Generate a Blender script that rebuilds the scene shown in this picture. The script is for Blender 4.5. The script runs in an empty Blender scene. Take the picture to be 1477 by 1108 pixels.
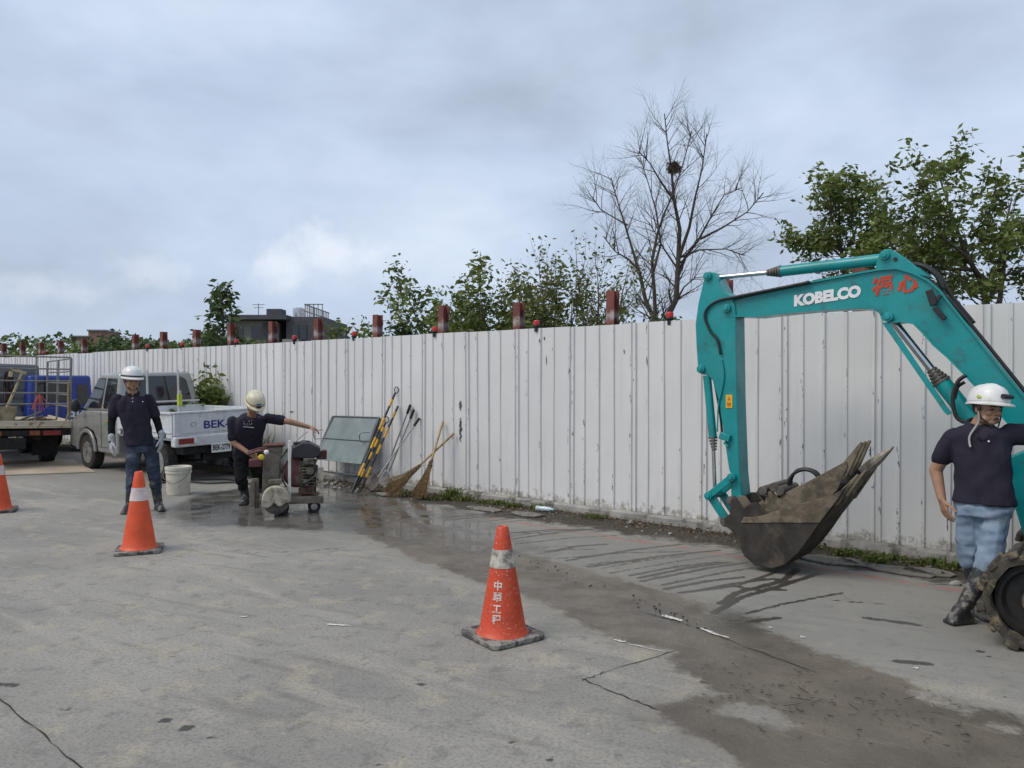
import bpy, bmesh, math, random
import numpy as np
from mathutils import Vector, Matrix, Euler, noise as mnoise
random.seed(7)
rnd = random.Random(11)
SC = bpy.context.scene
COL = SC.collection
PI = math.pi

# ------------------------------------------------------------------ camera
FPX, CX, HZ, CAMH = 1100.0, 738.5, 548.0, 1.6      # focal length in photo pixels, centre column, horizon row, eye height
cam = bpy.data.cameras.new('camera')
cam.sensor_width = 36.0
cam.lens = FPX / 1477.0 * 36.0
cam.clip_start, cam.clip_end = 0.05, 3000.0
cam_o = bpy.data.objects.new('camera', cam)
COL.objects.link(cam_o)
cam_o.location = (0, 0, CAMH)
cam_o.rotation_euler = (math.radians(90) - math.atan((554 - HZ) / FPX), 0, 0)
SC.camera = cam_o

# ------------------------------------------------------------------ world (bright overcast sky with soft cloud banks)
SUN_EL, SUN_AZ = math.radians(52), math.radians(246)   # azimuth from +Y clockwise: behind the camera, well to the left
world = bpy.data.worlds.new('World')
SC.world = world
world.use_nodes = True
wt = world.node_tree
wt.nodes.clear()
def wn(t, **kw):
    n = wt.nodes.new(t)
    for k, v in kw.items():
        setattr(n, k, v)
    return n
def wl(a, b): wt.links.new(a, b)
w_out = wn('ShaderNodeOutputWorld')
w_bg = wn('ShaderNodeBackground')
w_sky = wn('ShaderNodeTexSky', sky_type='NISHITA', sun_disc=False)
w_sky.sun_elevation = SUN_EL
w_sky.sun_rotation = SUN_AZ
w_sky.dust_density = 2.0
w_tc = wn('ShaderNodeTexCoord')
w_map = wn('ShaderNodeMapping')
w_map.inputs['Scale'].default_value = (1.0, 1.0, 2.1)
w_map.inputs['Location'].default_value = (0.15, 0.4, 0.3)
wl(w_tc.outputs['Generated'], w_map.inputs['Vector'])
def wnoise(scale, detail, rough, dist=0.0):
    n = wn('ShaderNodeTexNoise')
    n.inputs['Scale'].default_value = scale
    n.inputs['Detail'].default_value = detail
    n.inputs['Roughness'].default_value = rough
    n.inputs['Distortion'].default_value = dist
    wl(w_map.outputs['Vector'], n.inputs['Vector'])
    return n
n1 = wnoise(2.3, 8, 0.5, 0.2)
n2 = wnoise(6.5, 7, 0.55, 0.1)
def wramp(src, stops):
    r = wn('ShaderNodeValToRGB')
    while len(r.color_ramp.elements) < len(stops):
        r.color_ramp.elements.new(0.5)
    for e, (p, c) in zip(r.color_ramp.elements, stops):
        e.position = p; e.color = (*c, 1)
    wl(src, r.inputs['Fac'])
    return r
# large cloud sheet: darker grey bellies to bright thin cloud
r1 = wramp(n1.outputs['Fac'], [(0.30, (3.7, 4.3, 5.3)), (0.43, (4.45, 5.2, 6.5)), (0.54, (5.0, 5.9, 7.4)), (0.70, (6.0, 6.8, 8.1))])
r2 = wramp(n2.outputs['Fac'], [(0.35, (0.93, 0.94, 0.95)), (0.65, (1.05, 1.05, 1.04))])
mm = wn('ShaderNodeMix', data_type='RGBA', blend_type='MULTIPLY')
mm.inputs[0].default_value = 1.0
wl(r1.outputs['Color'], mm.inputs[6]); wl(r2.outputs['Color'], mm.inputs[7])
mx = wn('ShaderNodeMix', data_type='RGBA')
mx.inputs[0].default_value = 0.93
wl(w_sky.outputs['Color'], mx.inputs[6]); wl(mm.outputs[2], mx.inputs[7])
# one distant cumulus head low over the fence
def wmath(op, a, b=None, c=None):
    n = wn('ShaderNodeMath', operation=op)
    for i, v in enumerate((a, b, c)):
        if v is None: continue
        if isinstance(v, (int, float)): n.inputs[i].default_value = v
        else: wl(v, n.inputs[i])
    return n.outputs[0]
w_sep = wn('ShaderNodeSeparateXYZ'); wl(w_tc.outputs['Generated'], w_sep.inputs[0])
n3 = wn('ShaderNodeTexNoise'); n3.inputs['Scale'].default_value = 26; n3.inputs['Detail'].default_value = 7; n3.inputs['Roughness'].default_value = 0.55
wl(w_tc.outputs['Generated'], n3.inputs['Vector'])
def puff(px, py, rx, rz):
    d = Vector(((px - CX) / FPX, 1, (HZ - py) / FPX)).normalized()
    a = wmath('DIVIDE', wmath('SUBTRACT', w_sep.outputs[0], d.x), rx)
    b = wmath('DIVIDE', wmath('SUBTRACT', w_sep.outputs[2], d.z), rz)
    q = wmath('ADD', wmath('MULTIPLY', a, a), wmath('MULTIPLY', b, b))
    front = wmath('GREATER_THAN', w_sep.outputs[1], 0.0)
    v = wmath('SUBTRACT', 1.0, wmath('SQRT', q))
    v = wmath('ADD', v, wmath('MULTIPLY', wmath('SUBTRACT', n3.outputs['Fac'], 0.5), 1.5))
    n = wn('ShaderNodeMapRange', interpolation_type='SMOOTHSTEP')
    n.inputs['From Min'].default_value = 0.18; n.inputs['From Max'].default_value = 0.95
    wl(v, n.inputs['Value'])
    return wmath('MULTIPLY', n.outputs[0], front)
pf = wmath('MAXIMUM', wmath('MAXIMUM', puff(470, 365, 0.085, 0.055), puff(420, 385, 0.06, 0.05)),
           wmath('MULTIPLY', wmath('MAXIMUM', puff(220, 395, 0.06, 0.035), puff(70, 420, 0.09, 0.03)), 0.45))
mc = wn('ShaderNodeMix', data_type='RGBA')
wl(wmath('MULTIPLY', pf, 0.7), mc.inputs[0])
wl(mx.outputs[2], mc.inputs[6]); mc.inputs[7].default_value = (7.4, 7.8, 8.5, 1)
wl(mc.outputs[2], w_bg.inputs['Color'])
w_bg.inputs['Strength'].default_value = 0.078
wl(w_bg.outputs[0], w_out.inputs['Surface'])

# ------------------------------------------------------------------ sun behind thin cloud
sun = bpy.data.lights.new('sun', 'SUN')
sun.energy = 1.4
sun.angle = math.radians(34)
sun.color = (1.0, 0.92, 0.80)
sun_o = bpy.data.objects.new('sun', sun)
COL.objects.link(sun_o)
sd = Vector((math.sin(SUN_AZ) * math.cos(SUN_EL), math.cos(SUN_AZ) * math.cos(SUN_EL), math.sin(SUN_EL)))
sun_o.rotation_euler = (-sd).to_track_quat('-Z', 'Y').to_euler()
sun_o.location = (0, -5, 12)
SC.view_settings.view_transform = 'Standard'
SC.view_settings.look = 'None'
SC.view_settings.gamma = 1.0
SC.view_settings.exposure = 0.60
SC.view_settings.use_curve_mapping = False

# ------------------------------------------------------------------ measuring helpers (real positions on the ground and on the fence)
def gp(px, py, z=0.0):
    Y = (CAMH - z) * FPX / (py - HZ)
    return Vector(((px - CX) / FPX * Y, Y, z))
def at(px, py, Y):
    return Vector(((px - CX) / FPX * Y, Y, CAMH - (py - HZ) / FPX * Y))
FD = Vector((0.771, -0.637, 0)).normalized()       # along the fence, to the right
FN = Vector((FD.y, -FD.x, 0))                      # out of the fence, toward the road
F0 = Vector((-0.755, 10.58, 0))
def fp(t, d=0.0, z=0.0):
    return F0 + FD * t + FN * d + Vector((0, 0, z))
def fence_hit(px, py, d=0.0):
    x = (px - CX) / FPX
    o = F0 + FN * d
    t = (x * o.y - o.x) / (FD.x - x * FD.y)
    p = o + FD * t
    return Vector((p.x, p.y, CAMH - (py - HZ) / FPX * p.y)), t
def fence_t(px, d=0.0):
    return fence_hit(px, 500, d)[1]

# ------------------------------------------------------------------ materials
def srgb(r, g, b):
    def f(c):
        c /= 255.0
        return c / 12.92 if c <= 0.04045 else ((c + 0.055) / 1.055) ** 2.4
    return (f(r), f(g), f(b))
class NT:
    def __init__(s, name):
        s.m = bpy.data.materials.new(name); s.m.use_nodes = True
        s.t = s.m.node_tree; s.t.nodes.clear()
        s.out = s.n('ShaderNodeOutputMaterial'); s.b = s.n('ShaderNodeBsdfPrincipled')
        s.l(s.b.outputs[0], s.out.inputs['Surface'])
        s.geo = s.n('ShaderNodeNewGeometry')
    def n(s, t, **kw):
        x = s.t.nodes.new(t)
        for k, v in kw.items(): setattr(x, k, v)
        return x
    def l(s, a, b): s.t.links.new(a, b)
    def put(s, sock, v):
        if hasattr(v, 'default_value') or hasattr(v, 'is_linked'): s.l(v, sock)
        elif isinstance(v, tuple) and len(v) == 3 and sock.type == 'RGBA': sock.default_value = (*v, 1)
        else: sock.default_value = v
    def noise(s, scale, detail=4, rough=0.5, dist=0.0, vec=None, stretch=None):
        x = s.n('ShaderNodeTexNoise')
        x.inputs['Scale'].default_value = scale; x.inputs['Detail'].default_value = detail
        x.inputs['Roughness'].default_value = rough; x.inputs['Distortion'].default_value = dist
        v = vec or s.geo.outputs['Position']
        if stretch:
            mp = s.n('ShaderNodeMapping', vector_type='TEXTURE')      # rotate first, then scale
            mp.inputs['Scale'].default_value = tuple(1.0 / q for q in stretch[:3])
            if len(stretch) > 3: mp.inputs['Rotation'].default_value = (0, 0, stretch[3])
            s.l(v, mp.inputs['Vector']); v = mp.outputs['Vector']
        s.l(v, x.inputs['Vector'])
        return x.outputs['Fac']
    def math(s, op, a, b=None):
        x = s.n('ShaderNodeMath', operation=op)
        s.put(x.inputs[0], a)
        if b is not None: s.put(x.inputs[1], b)
        return x.outputs[0]
    def rng(s, v, a, b, lo=0.0, hi=1.0, smooth=True):
        x = s.n('ShaderNodeMapRange')
        if smooth: x.interpolation_type = 'SMOOTHSTEP'
        x.inputs['From Min'].default_value = a; x.inputs['From Max'].default_value = b
        x.inputs['To Min'].default_value = lo; x.inputs['To Max'].default_value = hi
        s.l(v, x.inputs['Value'])
        return x.outputs[0]
    def mix(s, f, a, b, mode='MIX'):
        x = s.n('ShaderNodeMix', data_type='RGBA', blend_type=mode)
        s.put(x.inputs[0], f); s.put(x.inputs[6], a); s.put(x.inputs[7], b)
        return x.outputs[2]
    def attr(s, name):
        x = s.n('ShaderNodeAttribute'); x.attribute_name = name
        return x.outputs['Fac']
    def bump(s, h, strength=0.3, dist=0.01):
        x = s.n('ShaderNodeBump')
        x.inputs['Strength'].default_value = strength; x.inputs['Distance'].default_value = dist
        s.l(h, x.inputs['Height']); s.l(x.outputs[0], s.b.inputs['Normal'])
    def base(s, v): s.put(s.b.inputs['Base Color'], v)
    def rough(s, v): s.put(s.b.inputs['Roughness'], v)

MATS = {}
def mat(name, col, rough=0.6, metal=0.0, var=0.25, vscale=9.0, dirt=None, damt=0.5, dscale=6.0, dpow=0.5, bump=0.15, bscale=60.0, bdist=0.004, spec=0.5, coat=0.0):
    """painted or raw surface: colour with mottling, dirt patches of their own shape, fine relief"""
    if name in MATS: return MATS[name]
    k = NT(name)
    a = k.noise(vscale, 5, 0.6)
    c = k.mix(k.rng(a, 0.3, 0.7), tuple(x * (1 - var) for x in col), tuple(min(1, x * (1 + var * 0.6)) for x in col))
    rg = k.rng(k.noise(vscale * 2.1, 4), 0.3, 0.7, max(0, rough - 0.1), min(1, rough + 0.1))
    if dirt:
        d = k.noise(dscale, 8, 0.68, 0.3)
        f = k.rng(d, dpow, dpow + 0.16, 0, damt)
        c = k.mix(f, c, dirt)
    k.base(c); k.rough(rg)
    k.b.inputs['Metallic'].default_value = metal
    k.b.inputs['Specular IOR Level'].default_value = spec
    if coat: k.b.inputs['Coat Weight'].default_value = coat
    if bump: k.bump(k.noise(bscale, 4, 0.6), bump, bdist)
    MATS[name] = k.m
    return k.m
def glassy(name, col, rough=0.06):
    if name in MATS: return MATS[name]
    k = NT(name); k.base(col); k.rough(rough); k.b.inputs['Specular IOR Level'].default_value = 0.8
    MATS[name] = k.m
    return k.m
def leafmat(name, dark, light, trans=0.25):
    if name in MATS: return MATS[name]
    k = NT(name)
    r = k.geo.outputs['Random Per Island']
    c = k.mix(r, dark, light)
    big = k.noise(1.3, 2)
    c = k.mix(k.rng(big, 0.35, 0.65, 0, 0.5), c, tuple(x * 0.62 for x in dark))
    k.base(c); k.rough(0.55)
    tr = k.n('ShaderNodeBsdfTranslucent'); k.put(tr.inputs['Color'], c)
    ms = k.n('ShaderNodeMixShader'); ms.inputs[0].default_value = trans
    k.l(k.b.outputs[0], ms.inputs[1]); k.l(tr.outputs[0], ms.inputs[2]); k.l(ms.outputs[0], k.out.inputs['Surface'])
    MATS[name] = k.m
    return k.m

# ------------------------------------------------------------------ mesh builder
ROOTM = {}
def rot_to(d):
    return Vector(d).normalized().to_track_quat('Z', 'Y').to_matrix()
class MB:
    def __init__(s): s.v = []; s.f = []; s.mi = []; s.cur = 0
    def add(s, vs, fs):
        o = len(s.v)
        s.v += [tuple(v) for v in vs]
        s.f += [tuple(i + o for i in f) for f in fs]
        s.mi += [s.cur] * len(fs)
        return s
    def box(s, c, size, rot=None):
        c = Vector(c); R = rot if rot is not None else Matrix.Identity(3)
        if isinstance(R, (tuple, list)): R = Euler(R).to_matrix()
        hx, hy, hz = (q / 2 for q in size)
        vs = [c + R @ Vector((x * hx, y * hy, z * hz)) for x in (-1, 1) for y in (-1, 1) for z in (-1, 1)]
        return s.add(vs, [(0, 1, 3, 2), (4, 6, 7, 5), (0, 4, 5, 1), (2, 3, 7, 6), (0, 2, 6, 4), (1, 5, 7, 3)])
    def bar(s, a, b, w, h=None, up=(0, 0, 1)):
        a, b = Vector(a), Vector(b); h = h or w
        d = (b - a); L = d.length; d.normalize()
        x = d.cross(Vector(up))
        if x.length < 1e-4: x = d.cross(Vector((1, 0, 0)))
        x.normalize(); y = x.cross(d)
        R = Matrix((x, d, y)).transposed()
        return s.box((a + b) / 2, (w, L, h), R)
    def tube(s, pts, rad, n=8, cap=True, flat=None):
        pts = [Vector(p) for p in pts]
        if isinstance(rad, (int, float)): rad = [rad] * len(pts)
        vs, fs = [], []
        prev = None
        for i, p in enumerate(pts):
            t = (pts[min(i + 1, len(pts) - 1)] - pts[max(i - 1, 0)])
            if t.length < 1e-9: t = Vector((0, 0, 1))
            t.normalize()
            if prev is None:
                u = t.orthogonal().normalized()
            else:
                u = prev - t * prev.dot(t)
                u = u.normalized() if u.length > 1e-6 else t.orthogonal().normalized()
            prev = u; w = t.cross(u)
            for k in range(n):
                a = 2 * PI * k / n
                vs.append(p + (u * math.cos(a) + w * math.sin(a)) * rad[i])
        for i in range(len(pts) - 1):
            for k in range(n):
                fs.append((i * n + k, i * n + (k + 1) % n, (i + 1) * n + (k + 1) % n, (i + 1) * n + k))
        if cap:
            fs.append(tuple(reversed(range(n)))); fs.append(tuple((len(pts) - 1) * n + k for k in range(n)))
        return s.add(vs, fs)
    def cyl(s, a, b, r0, r1=None, n=16): return s.tube([a, b], [r0, r0 if r1 is None else r1], n)
    def lathe(s, prof, n=24, M=None, closed=False):
        """prof: (r, z) list"""
        M = M or Matrix.Identity(4)
        vs, fs = [], []
        for r, z in prof:
            for k in range(n):
                a = 2 * PI * k / n
                vs.append(M @ Vector((r * math.cos(a), r * math.sin(a), z)))
        m = len(prof)
        for i in range(m - 1 if not closed else m):
            j = (i + 1) % m
            for k in range(n):
                fs.append((i * n + k, i * n + (k + 1) % n, j * n + (k + 1) % n, j * n + k))
        if not closed:
            fs.append(tuple(reversed(range(n)))); fs.append(tuple((m - 1) * n + k for k in range(n)))
        return s.add(vs, fs)
    def prism(s, poly, w0, w1, M=None):
        """poly of (x, z) extruded along y from w0 to w1"""
        M = M or Matrix.Identity(4)
        n = len(poly)
        vs = [M @ Vector((x, w0, z)) for x, z in poly] + [M @ Vector((x, w1, z)) for x, z in poly]
        ar = sum(poly[i][0] * poly[(i + 1) % n][1] - poly[(i + 1) % n][0] * poly[i][1] for i in range(n))
        f0, f1 = tuple(range(n)), tuple(reversed(range(n, 2 * n)))
        fs = [f0, f1] + [(i, i + n, (i + 1) % n + n, (i + 1) % n) for i in range(n)]
        if ar < 0: fs = [tuple(reversed(f)) for f in fs]
        return s.add(vs, fs)
    def ell(s, c, r, R=None, n=14, m=10):
        c = Vector(c); R = R if R is not None else Matrix.Identity(3)
        if isinstance(R, (tuple, list)): R = Euler(R).to_matrix()
        vs = [c + R @ Vector((0, 0, -r[2]))]; fs = []
        for i in range(1, m):
            th = -PI / 2 + PI * i / m
            for k in range(n):
                a = 2 * PI * k / n
                vs.append(c + R @ Vector((r[0] * math.cos(th) * math.cos(a), r[1] * math.cos(th) * math.sin(a), r[2] * math.sin(th))))
        vs.append(c + R @ Vector((0, 0, r[2])))
        for k in range(n):
            fs.append((0, 1 + (k + 1) % n, 1 + k))
            for i in range(m - 2):
                a = 1 + i * n
                fs.append((a + k, a + (k + 1) % n, a + n + (k + 1) % n, a + n + k))
            a = 1 + (m - 2) * n
            fs.append((a + k, a + (k + 1) % n, len(vs) - 1))
        return s.add(vs, fs)
    def cap(s, a, ra, b, rb, n=12):
        """tapered capsule"""
        a, b = Vector(a), Vector(b); d = b - a
        L = d.length
        if L < 1e-5: return s.ell(a, (ra, ra, ra))
        d /= L
        pts, rad = [], []
        for k in range(5):
            th = PI / 2 * (1 - k / 4.0); pts.append(a - d * ra * math.sin(th)); rad.append(max(ra * math.cos(th), 1e-4))
        for k in range(5):
            th = PI / 2 * k / 4.0; pts.append(b + d * rb * math.sin(th)); rad.append(max(rb * math.cos(th), 1e-4))
        return s.tube(pts, rad, n)
    def loft(s, rings, n=18):
        """rings: (centre, rx, ry, axis direction, x direction)"""
        vs, fs = [], []
        for c, rx, ry, ax, xd in rings:
            ax = Vector(ax).normalized(); xd = Vector(xd); xd = (xd - ax * xd.dot(ax)).normalized(); yd = ax.cross(xd)
            for k in range(n):
                a = 2 * PI * k / n
                ca, sa = math.cos(a), math.sin(a)
                p = 0.8
                vs.append(Vector(c) + xd * rx * math.copysign(abs(ca) ** p, ca) + yd * ry * math.copysign(abs(sa) ** p, sa))
        m = len(rings)
        for i in range(m - 1):
            for k in range(n):
                fs.append((i * n + k, i * n + (k + 1) % n, (i + 1) * n + (k + 1) % n, (i + 1) * n + k))
        fs.append(tuple(reversed(range(n)))); fs.append(tuple((m - 1) * n + k for k in range(n)))
        return s.add(vs, fs)
    def mesh(s, name, inv=None):
        me = bpy.data.meshes.new(name)
        vs = s.v if inv is None else [tuple(inv @ Vector(v)) for v in s.v]
        me.from_pydata(vs, [], s.f)
        if any(s.mi): me.polygons.foreach_set('material_index', s.mi)
        return me
    def build(s, name, m, parent=None, world=False, smooth=35, bevel=0.0, seg=2):
        inv = None
        if world and parent is not None: inv = ROOTM[parent.name].inverted()
        me = s.mesh(name, inv)
        return link(name, me, m, parent, smooth, bevel, seg)
def link(name, me, m, parent=None, smooth=35, bevel=0.0, seg=2):
    for q in (m if isinstance(m, (list, tuple)) else [m]): me.materials.append(q)
    if smooth:
        me.polygons.foreach_set('use_smooth', [True] * len(me.polygons))
        if smooth < 180: me.set_sharp_from_angle(angle=math.radians(smooth))
    me.update()
    o = bpy.data.objects.new(name, me)
    COL.objects.link(o)
    if parent is not None:
        o.parent = parent
        ROOTM[o.name] = ROOTM[parent.name]
    else: ROOTM[o.name] = Matrix.Identity(4)
    if bevel:
        b = o.modifiers.new('bevel', 'BEVEL'); b.width = bevel; b.segments = seg; b.limit_method = 'ANGLE'; b.angle_limit = math.radians(40)
    return o
def thing(name, label, cat, loc=(0, 0, 0), rz=0.0, group=None, rot=None):
    o = bpy.data.objects.new(name, None)
    o.empty_display_size = 0.1
    COL.objects.link(o)
    o.location = loc
    o.rotation_euler = rot if rot else (0, 0, rz)
    ROOTM[o.name] = Matrix.LocRotScale(Vector(loc), o.rotation_euler, None)
    return tag(o, label, cat, group)
def tag(o, label=None, cat=None, group=None, kind=None):
    if label: o['label'] = label
    if cat: o['category'] = cat
    if group: o['group'] = group
    if kind: o['kind'] = kind
    return o
def single(mb, name, m, loc, label, cat, group=None, **kw):
    """a thing that is one mesh, origin at its base; mb in world coordinates"""
    me = mb.mesh(name, Matrix.Translation(Vector(loc)).inverted())
    o = link(name, me, m, None, kw.get('smooth', 35), kw.get('bevel', 0.0))
    o.location = loc
    ROOTM[o.name] = Matrix.Translation(Vector(loc))
    return tag(o, label, cat, group)
def copy_thing(o, loc, rz=None, label=None):
    c = o.copy(); COL.objects.link(c); c.location = loc
    if rz is not None: c.rotation_euler = (0, 0, rz)
    if label: c['label'] = label
    ROOTM[c.name] = Matrix.LocRotScale(Vector(loc), c.rotation_euler, None)
    for ch in [q for q in bpy.data.objects if q.parent == o]:
        d = ch.copy(); COL.objects.link(d); d.parent = c
        for g in [q for q in bpy.data.objects if q.parent == ch]:
            e = g.copy(); COL.objects.link(e); e.parent = d
    return c
def text_into(mb, body, size, origin, xd, yd, weight=0.0, width=None, depth=0.0, shear=0.0):
    """flat lettering as mesh; origin is the lower left corner"""
    cu = bpy.data.curves.new('text', 'FONT'); cu.body = body; cu.size = size; cu.offset = weight; cu.resolution_u = 3; cu.shear = shear
    o = bpy.data.objects.new('text', cu); COL.objects.link(o)
    bpy.context.view_layer.update()
    me = bpy.data.meshes.new_from_object(o.evaluated_get(bpy.context.evaluated_depsgraph_get()))
    vs = [v.co.copy() for v in me.vertices]
    fs = [tuple(p.vertices) for p in me.polygons]
    bpy.data.objects.remove(o); bpy.data.curves.remove(cu); bpy.data.meshes.remove(me)
    x0 = min(v.x for v in vs); x1 = max(v.x for v in vs); y0 = min(v.y for v in vs)
    k = (width / (x1 - x0)) if width else 1.0
    xd, yd, origin = Vector(xd).normalized(), Vector(yd).normalized(), Vector(origin)
    mb.add([origin + xd * (v.x - x0) * k + yd * (v.y - y0) for v in vs], fs)
    return (x1 - x0) * k

# ================================================================== SETTING
# ------------------------------------------------------------------ ground: one sheet to the horizon, stains carried as distance fields
def axis(lo, hi, step, far_lo, far_hi):
    a = list(np.arange(lo, hi + 1e-6, step))
    s = step; x = hi
    while x < far_hi: s *= 1.28; x += s; a.append(x)
    s = step; x = lo
    while x > far_lo: s *= 1.28; x -= s; a.insert(0, x)
    return np.array(a)
gx = axis(-6.4, 4.8, 0.04, -900, 900)
gy = axis(2.2, 10.8, 0.04, -40, 1500)
GX, GY = np.meshgrid(gx, gy)
P = np.stack([GX.ravel(), GY.ravel()], 1)
def sd_poly(pts):
    pts = np.array([(q[0], q[1]) for q in pts])
    n = len(pts); d = np.full(len(P), 1e18); s = np.ones(len(P))
    for i in range(n):
        a, b = pts[i], pts[i - 1]
        e = b - a; w = P - a
        h = np.clip((w @ e) / (e @ e), 0, 1)
        q = w - h[:, None] * e
        d = np.minimum(d, (q * q).sum(1))
        c1 = P[:, 1] >= a[1]; c2 = P[:, 1] < b[1]; c3 = e[0] * w[:, 1] > e[1] * w[:, 0]
        s = np.where((c1 & c2 & c3) | (~c1 & ~c2 & ~c3), -s, s)
    return s * np.sqrt(d)
def sd_lines(lines):
    d = np.full(len(P), 9.0)
    for pts, r in lines:
        for a, b in zip(pts[:-1], pts[1:]):
            a = np.array(a[:2]); b = np.array(b[:2]); e = b - a; w = P - a
            h = np.clip((w @ e) / (e @ e + 1e-12), 0, 1)
            q = w - h[:, None] * e
            d = np.minimum(d, np.sqrt((q * q).sum(1)) - r)
    return d
def G(*pp): return [gp(x, y) for x, y in pp]
mud = sd_poly(G((468, 722), (560, 738), (640, 768), (750, 797), (850, 826), (950, 852), (1012, 872), (1030, 890), (1085, 900), (1170, 938), (1290, 978), (1335, 1003), (1500, 1045), (1620, 1300), (1150, 1300),
                (1060, 1085), (975, 1050), (945, 1022), (1005, 1012), (1050, 1002), (990, 972), (965, 948), (985, 940), (900, 926), (860, 908), (780, 868), (700, 842), (600, 806), (520, 770), (478, 745)))
pale = np.minimum(sd_poly(G((1050, 1018), (1100, 1022), (1160, 1046), (1165, 1060), (1100, 1052), (1040, 1030))),
                  sd_poly(G((1330, 1003), (1380, 1012), (1420, 1030), (1400, 1034), (1340, 1018))))
pale = np.minimum(pale, sd_poly(G((1430, 1040), (1470, 1052), (1470, 1062), (1435, 1050))))
mud = np.maximum(mud, -pale)
wet = sd_poly(G((225, 742), (290, 712), (380, 700), (480, 702), (600, 722), (700, 745), (720, 765), (800, 800), (700, 800), (600, 785), (520, 768), (420, 764), (330, 758), (270, 760)))
wet = np.minimum(wet, sd_poly(G((1020, 876), (1060, 880), (1100, 900), (1090, 914), (1050, 905), (1030, 896))))
wet = np.minimum(wet, sd_poly(G((900, 868), (960, 880), (1000, 905), (940, 900))))
r_ = random.Random(5)
st = [(G((1030, 885), (1070, 862), (1120, 848), (1186, 826)), 0.028), (G((1040, 872), (1062, 856), (1130, 838), (1150, 822)), 0.03),
      (G((1075, 886), (1130, 872), (1215, 856)), 0.018), (G((1085, 897), (1122, 892)), 0.03), (G((980, 856), (1060, 846), (1120, 826)), 0.022),
      (G((1060, 846), (1082, 850), (1135, 852)), 0.025), (G((1250, 892), (1325, 902)), 0.03), (G((1296, 955), (1340, 958)), 0.03), (G((1330, 842), (1380, 844)), 0.018),
      (G((1200, 866), (1235, 870)), 0.012), (G((1230, 868), (1275, 872)), 0.012)]
for i in range(26):
    f = i / 25.0
    x0 = 590 + 400 * f + r_.uniform(-8, 8); y0 = 742 + 108 * f + r_.uniform(-4, 4)
    L = r_.uniform(70, 190); sl = r_.uniform(-0.2, -0.1) + 0.13 * (1 - f)
    st.append((G((x0 - 10, y0 + 2), (x0 + L * 0.5, y0 + L * 0.5 * sl - 2), (x0 + L, y0 + L * sl)), r_.uniform(0.012, 0.026)))
streak = sd_lines(st)
sp = []
for x, y, r in ((235, 1040, .035), (270, 1052, .04), (170, 985, .02), (152, 1046, .018), (95, 1024, .03), (450, 995, .018), (608, 988, .03), (640, 998, .015), (248, 948, .015), (302, 1066, .02), (325, 1070, .018), (410, 1045, .018),
                (1415, 940, .03), (1432, 948, .025), (1452, 970, .022), (740, 1072, .022), (568, 980, .02), (1398, 922, .02), (1340, 905, .02), (1305, 897, .02), (345, 1063, .015), (545, 1104, .02), (790, 1098, .02)):
    sp.append(([gp(x - 5, y), gp(x + 5, y + r_.uniform(-2, 2))], r))
for i in range(70):
    a = gp(r_.uniform(20, 1460), r_.uniform(790, 1100)); sp.append(([a, a + Vector((r_.uniform(-.02, .02), .005, 0))], r_.uniform(.004, .016)))
sp.append((G((372, 930), (402, 938)), .012)); sp.append((G((410, 940), (480, 957)), .012)); sp.append((G((355, 798), (430, 796), (498, 790)), .02)); sp.append((G((-60, 985), (20, 990)), .035))
spot = sd_lines(sp)
rel = P - np.array([F0.x, F0.y])
fd = rel @ np.array([FN.x, FN.y]); ft = rel @ np.array([FD.x, FD.y])
FDIST = fd
gme = bpy.data.meshes.new('ground')
nx, ny = len(gx), len(gy)
co = np.zeros((nx * ny, 3), dtype=np.float32); co[:, :2] = P
idx = np.arange(nx * ny).reshape(ny, nx)
quads = np.stack([idx[:-1, :-1].ravel(), idx[:-1, 1:].ravel(), idx[1:, 1:].ravel(), idx[1:, :-1].ravel()], 1)
gme.vertices.add(len(co)); gme.vertices.foreach_set('co', co.ravel())
gme.loops.add(quads.size); gme.loops.foreach_set('vertex_index', quads.ravel().astype(np.int32))
gme.polygons.add(len(quads)); gme.polygons.foreach_set('loop_start', np.arange(0, quads.size, 4, dtype=np.int32))
gme.polygons.foreach_set('loop_total', np.full(len(quads), 4, dtype=np.int32))
gme.update(calc_edges=True)
for nm, arr in (('mud', mud), ('wet', wet), ('streak', streak), ('spot', spot), ('fd', fd), ('ft', ft)):
    at_ = gme.attributes.new(nm, 'FLOAT', 'POINT'); at_.data.foreach_set('value', np.clip(arr, -50, 50).astype(np.float32))

k = NT('worn_road_surface')
nb = k.noise(0.55, 5, 0.6); nm_ = k.noise(3.2, 6, 0.62); nf = k.noise(55, 4, 0.7); nff = k.noise(190, 3, 0.7)
along = k.noise(1.0, 6, 0.62, 0.2, stretch=(0.5, 3.5, 1.0, math.atan2(-0.637, 0.771)))
along2 = k.noise(1.0, 5, 0.6, 0.1, stretch=(0.8, 9.0, 1.0, math.atan2(-0.45, 0.9)))
c = k.mix(k.rng(nb, 0.3, 0.7), (0.205, 0.196, 0.178), (0.325, 0.306, 0.270))
c = k.mix(k.rng(along, 0.50, 0.70, 0, 0.6), c, (0.385, 0.355, 0.30))
c = k.mix(k.rng(along2, 0.54, 0.70, 0, 0.42), c, (0.125, 0.116, 0.103))
c = k.mix(k.rng(nm_, 0.53, 0.66, 0, 0.55), c, (0.39, 0.345, 0.26))
c = k.mix(k.rng(k.noise(7.5, 6, 0.65), 0.53, 0.66, 0, 0.45), c, (0.11, 0.108, 0.104))
c = k.mix(k.rng(nf, 0.44, 0.66, 0, 0.5), c, (0.10, 0.093, 0.083))
c = k.mix(k.rng(k.noise(28, 6, 0.75), 0.60, 0.68, 0, 0.55), c, (0.075, 0.068, 0.06))
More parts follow.
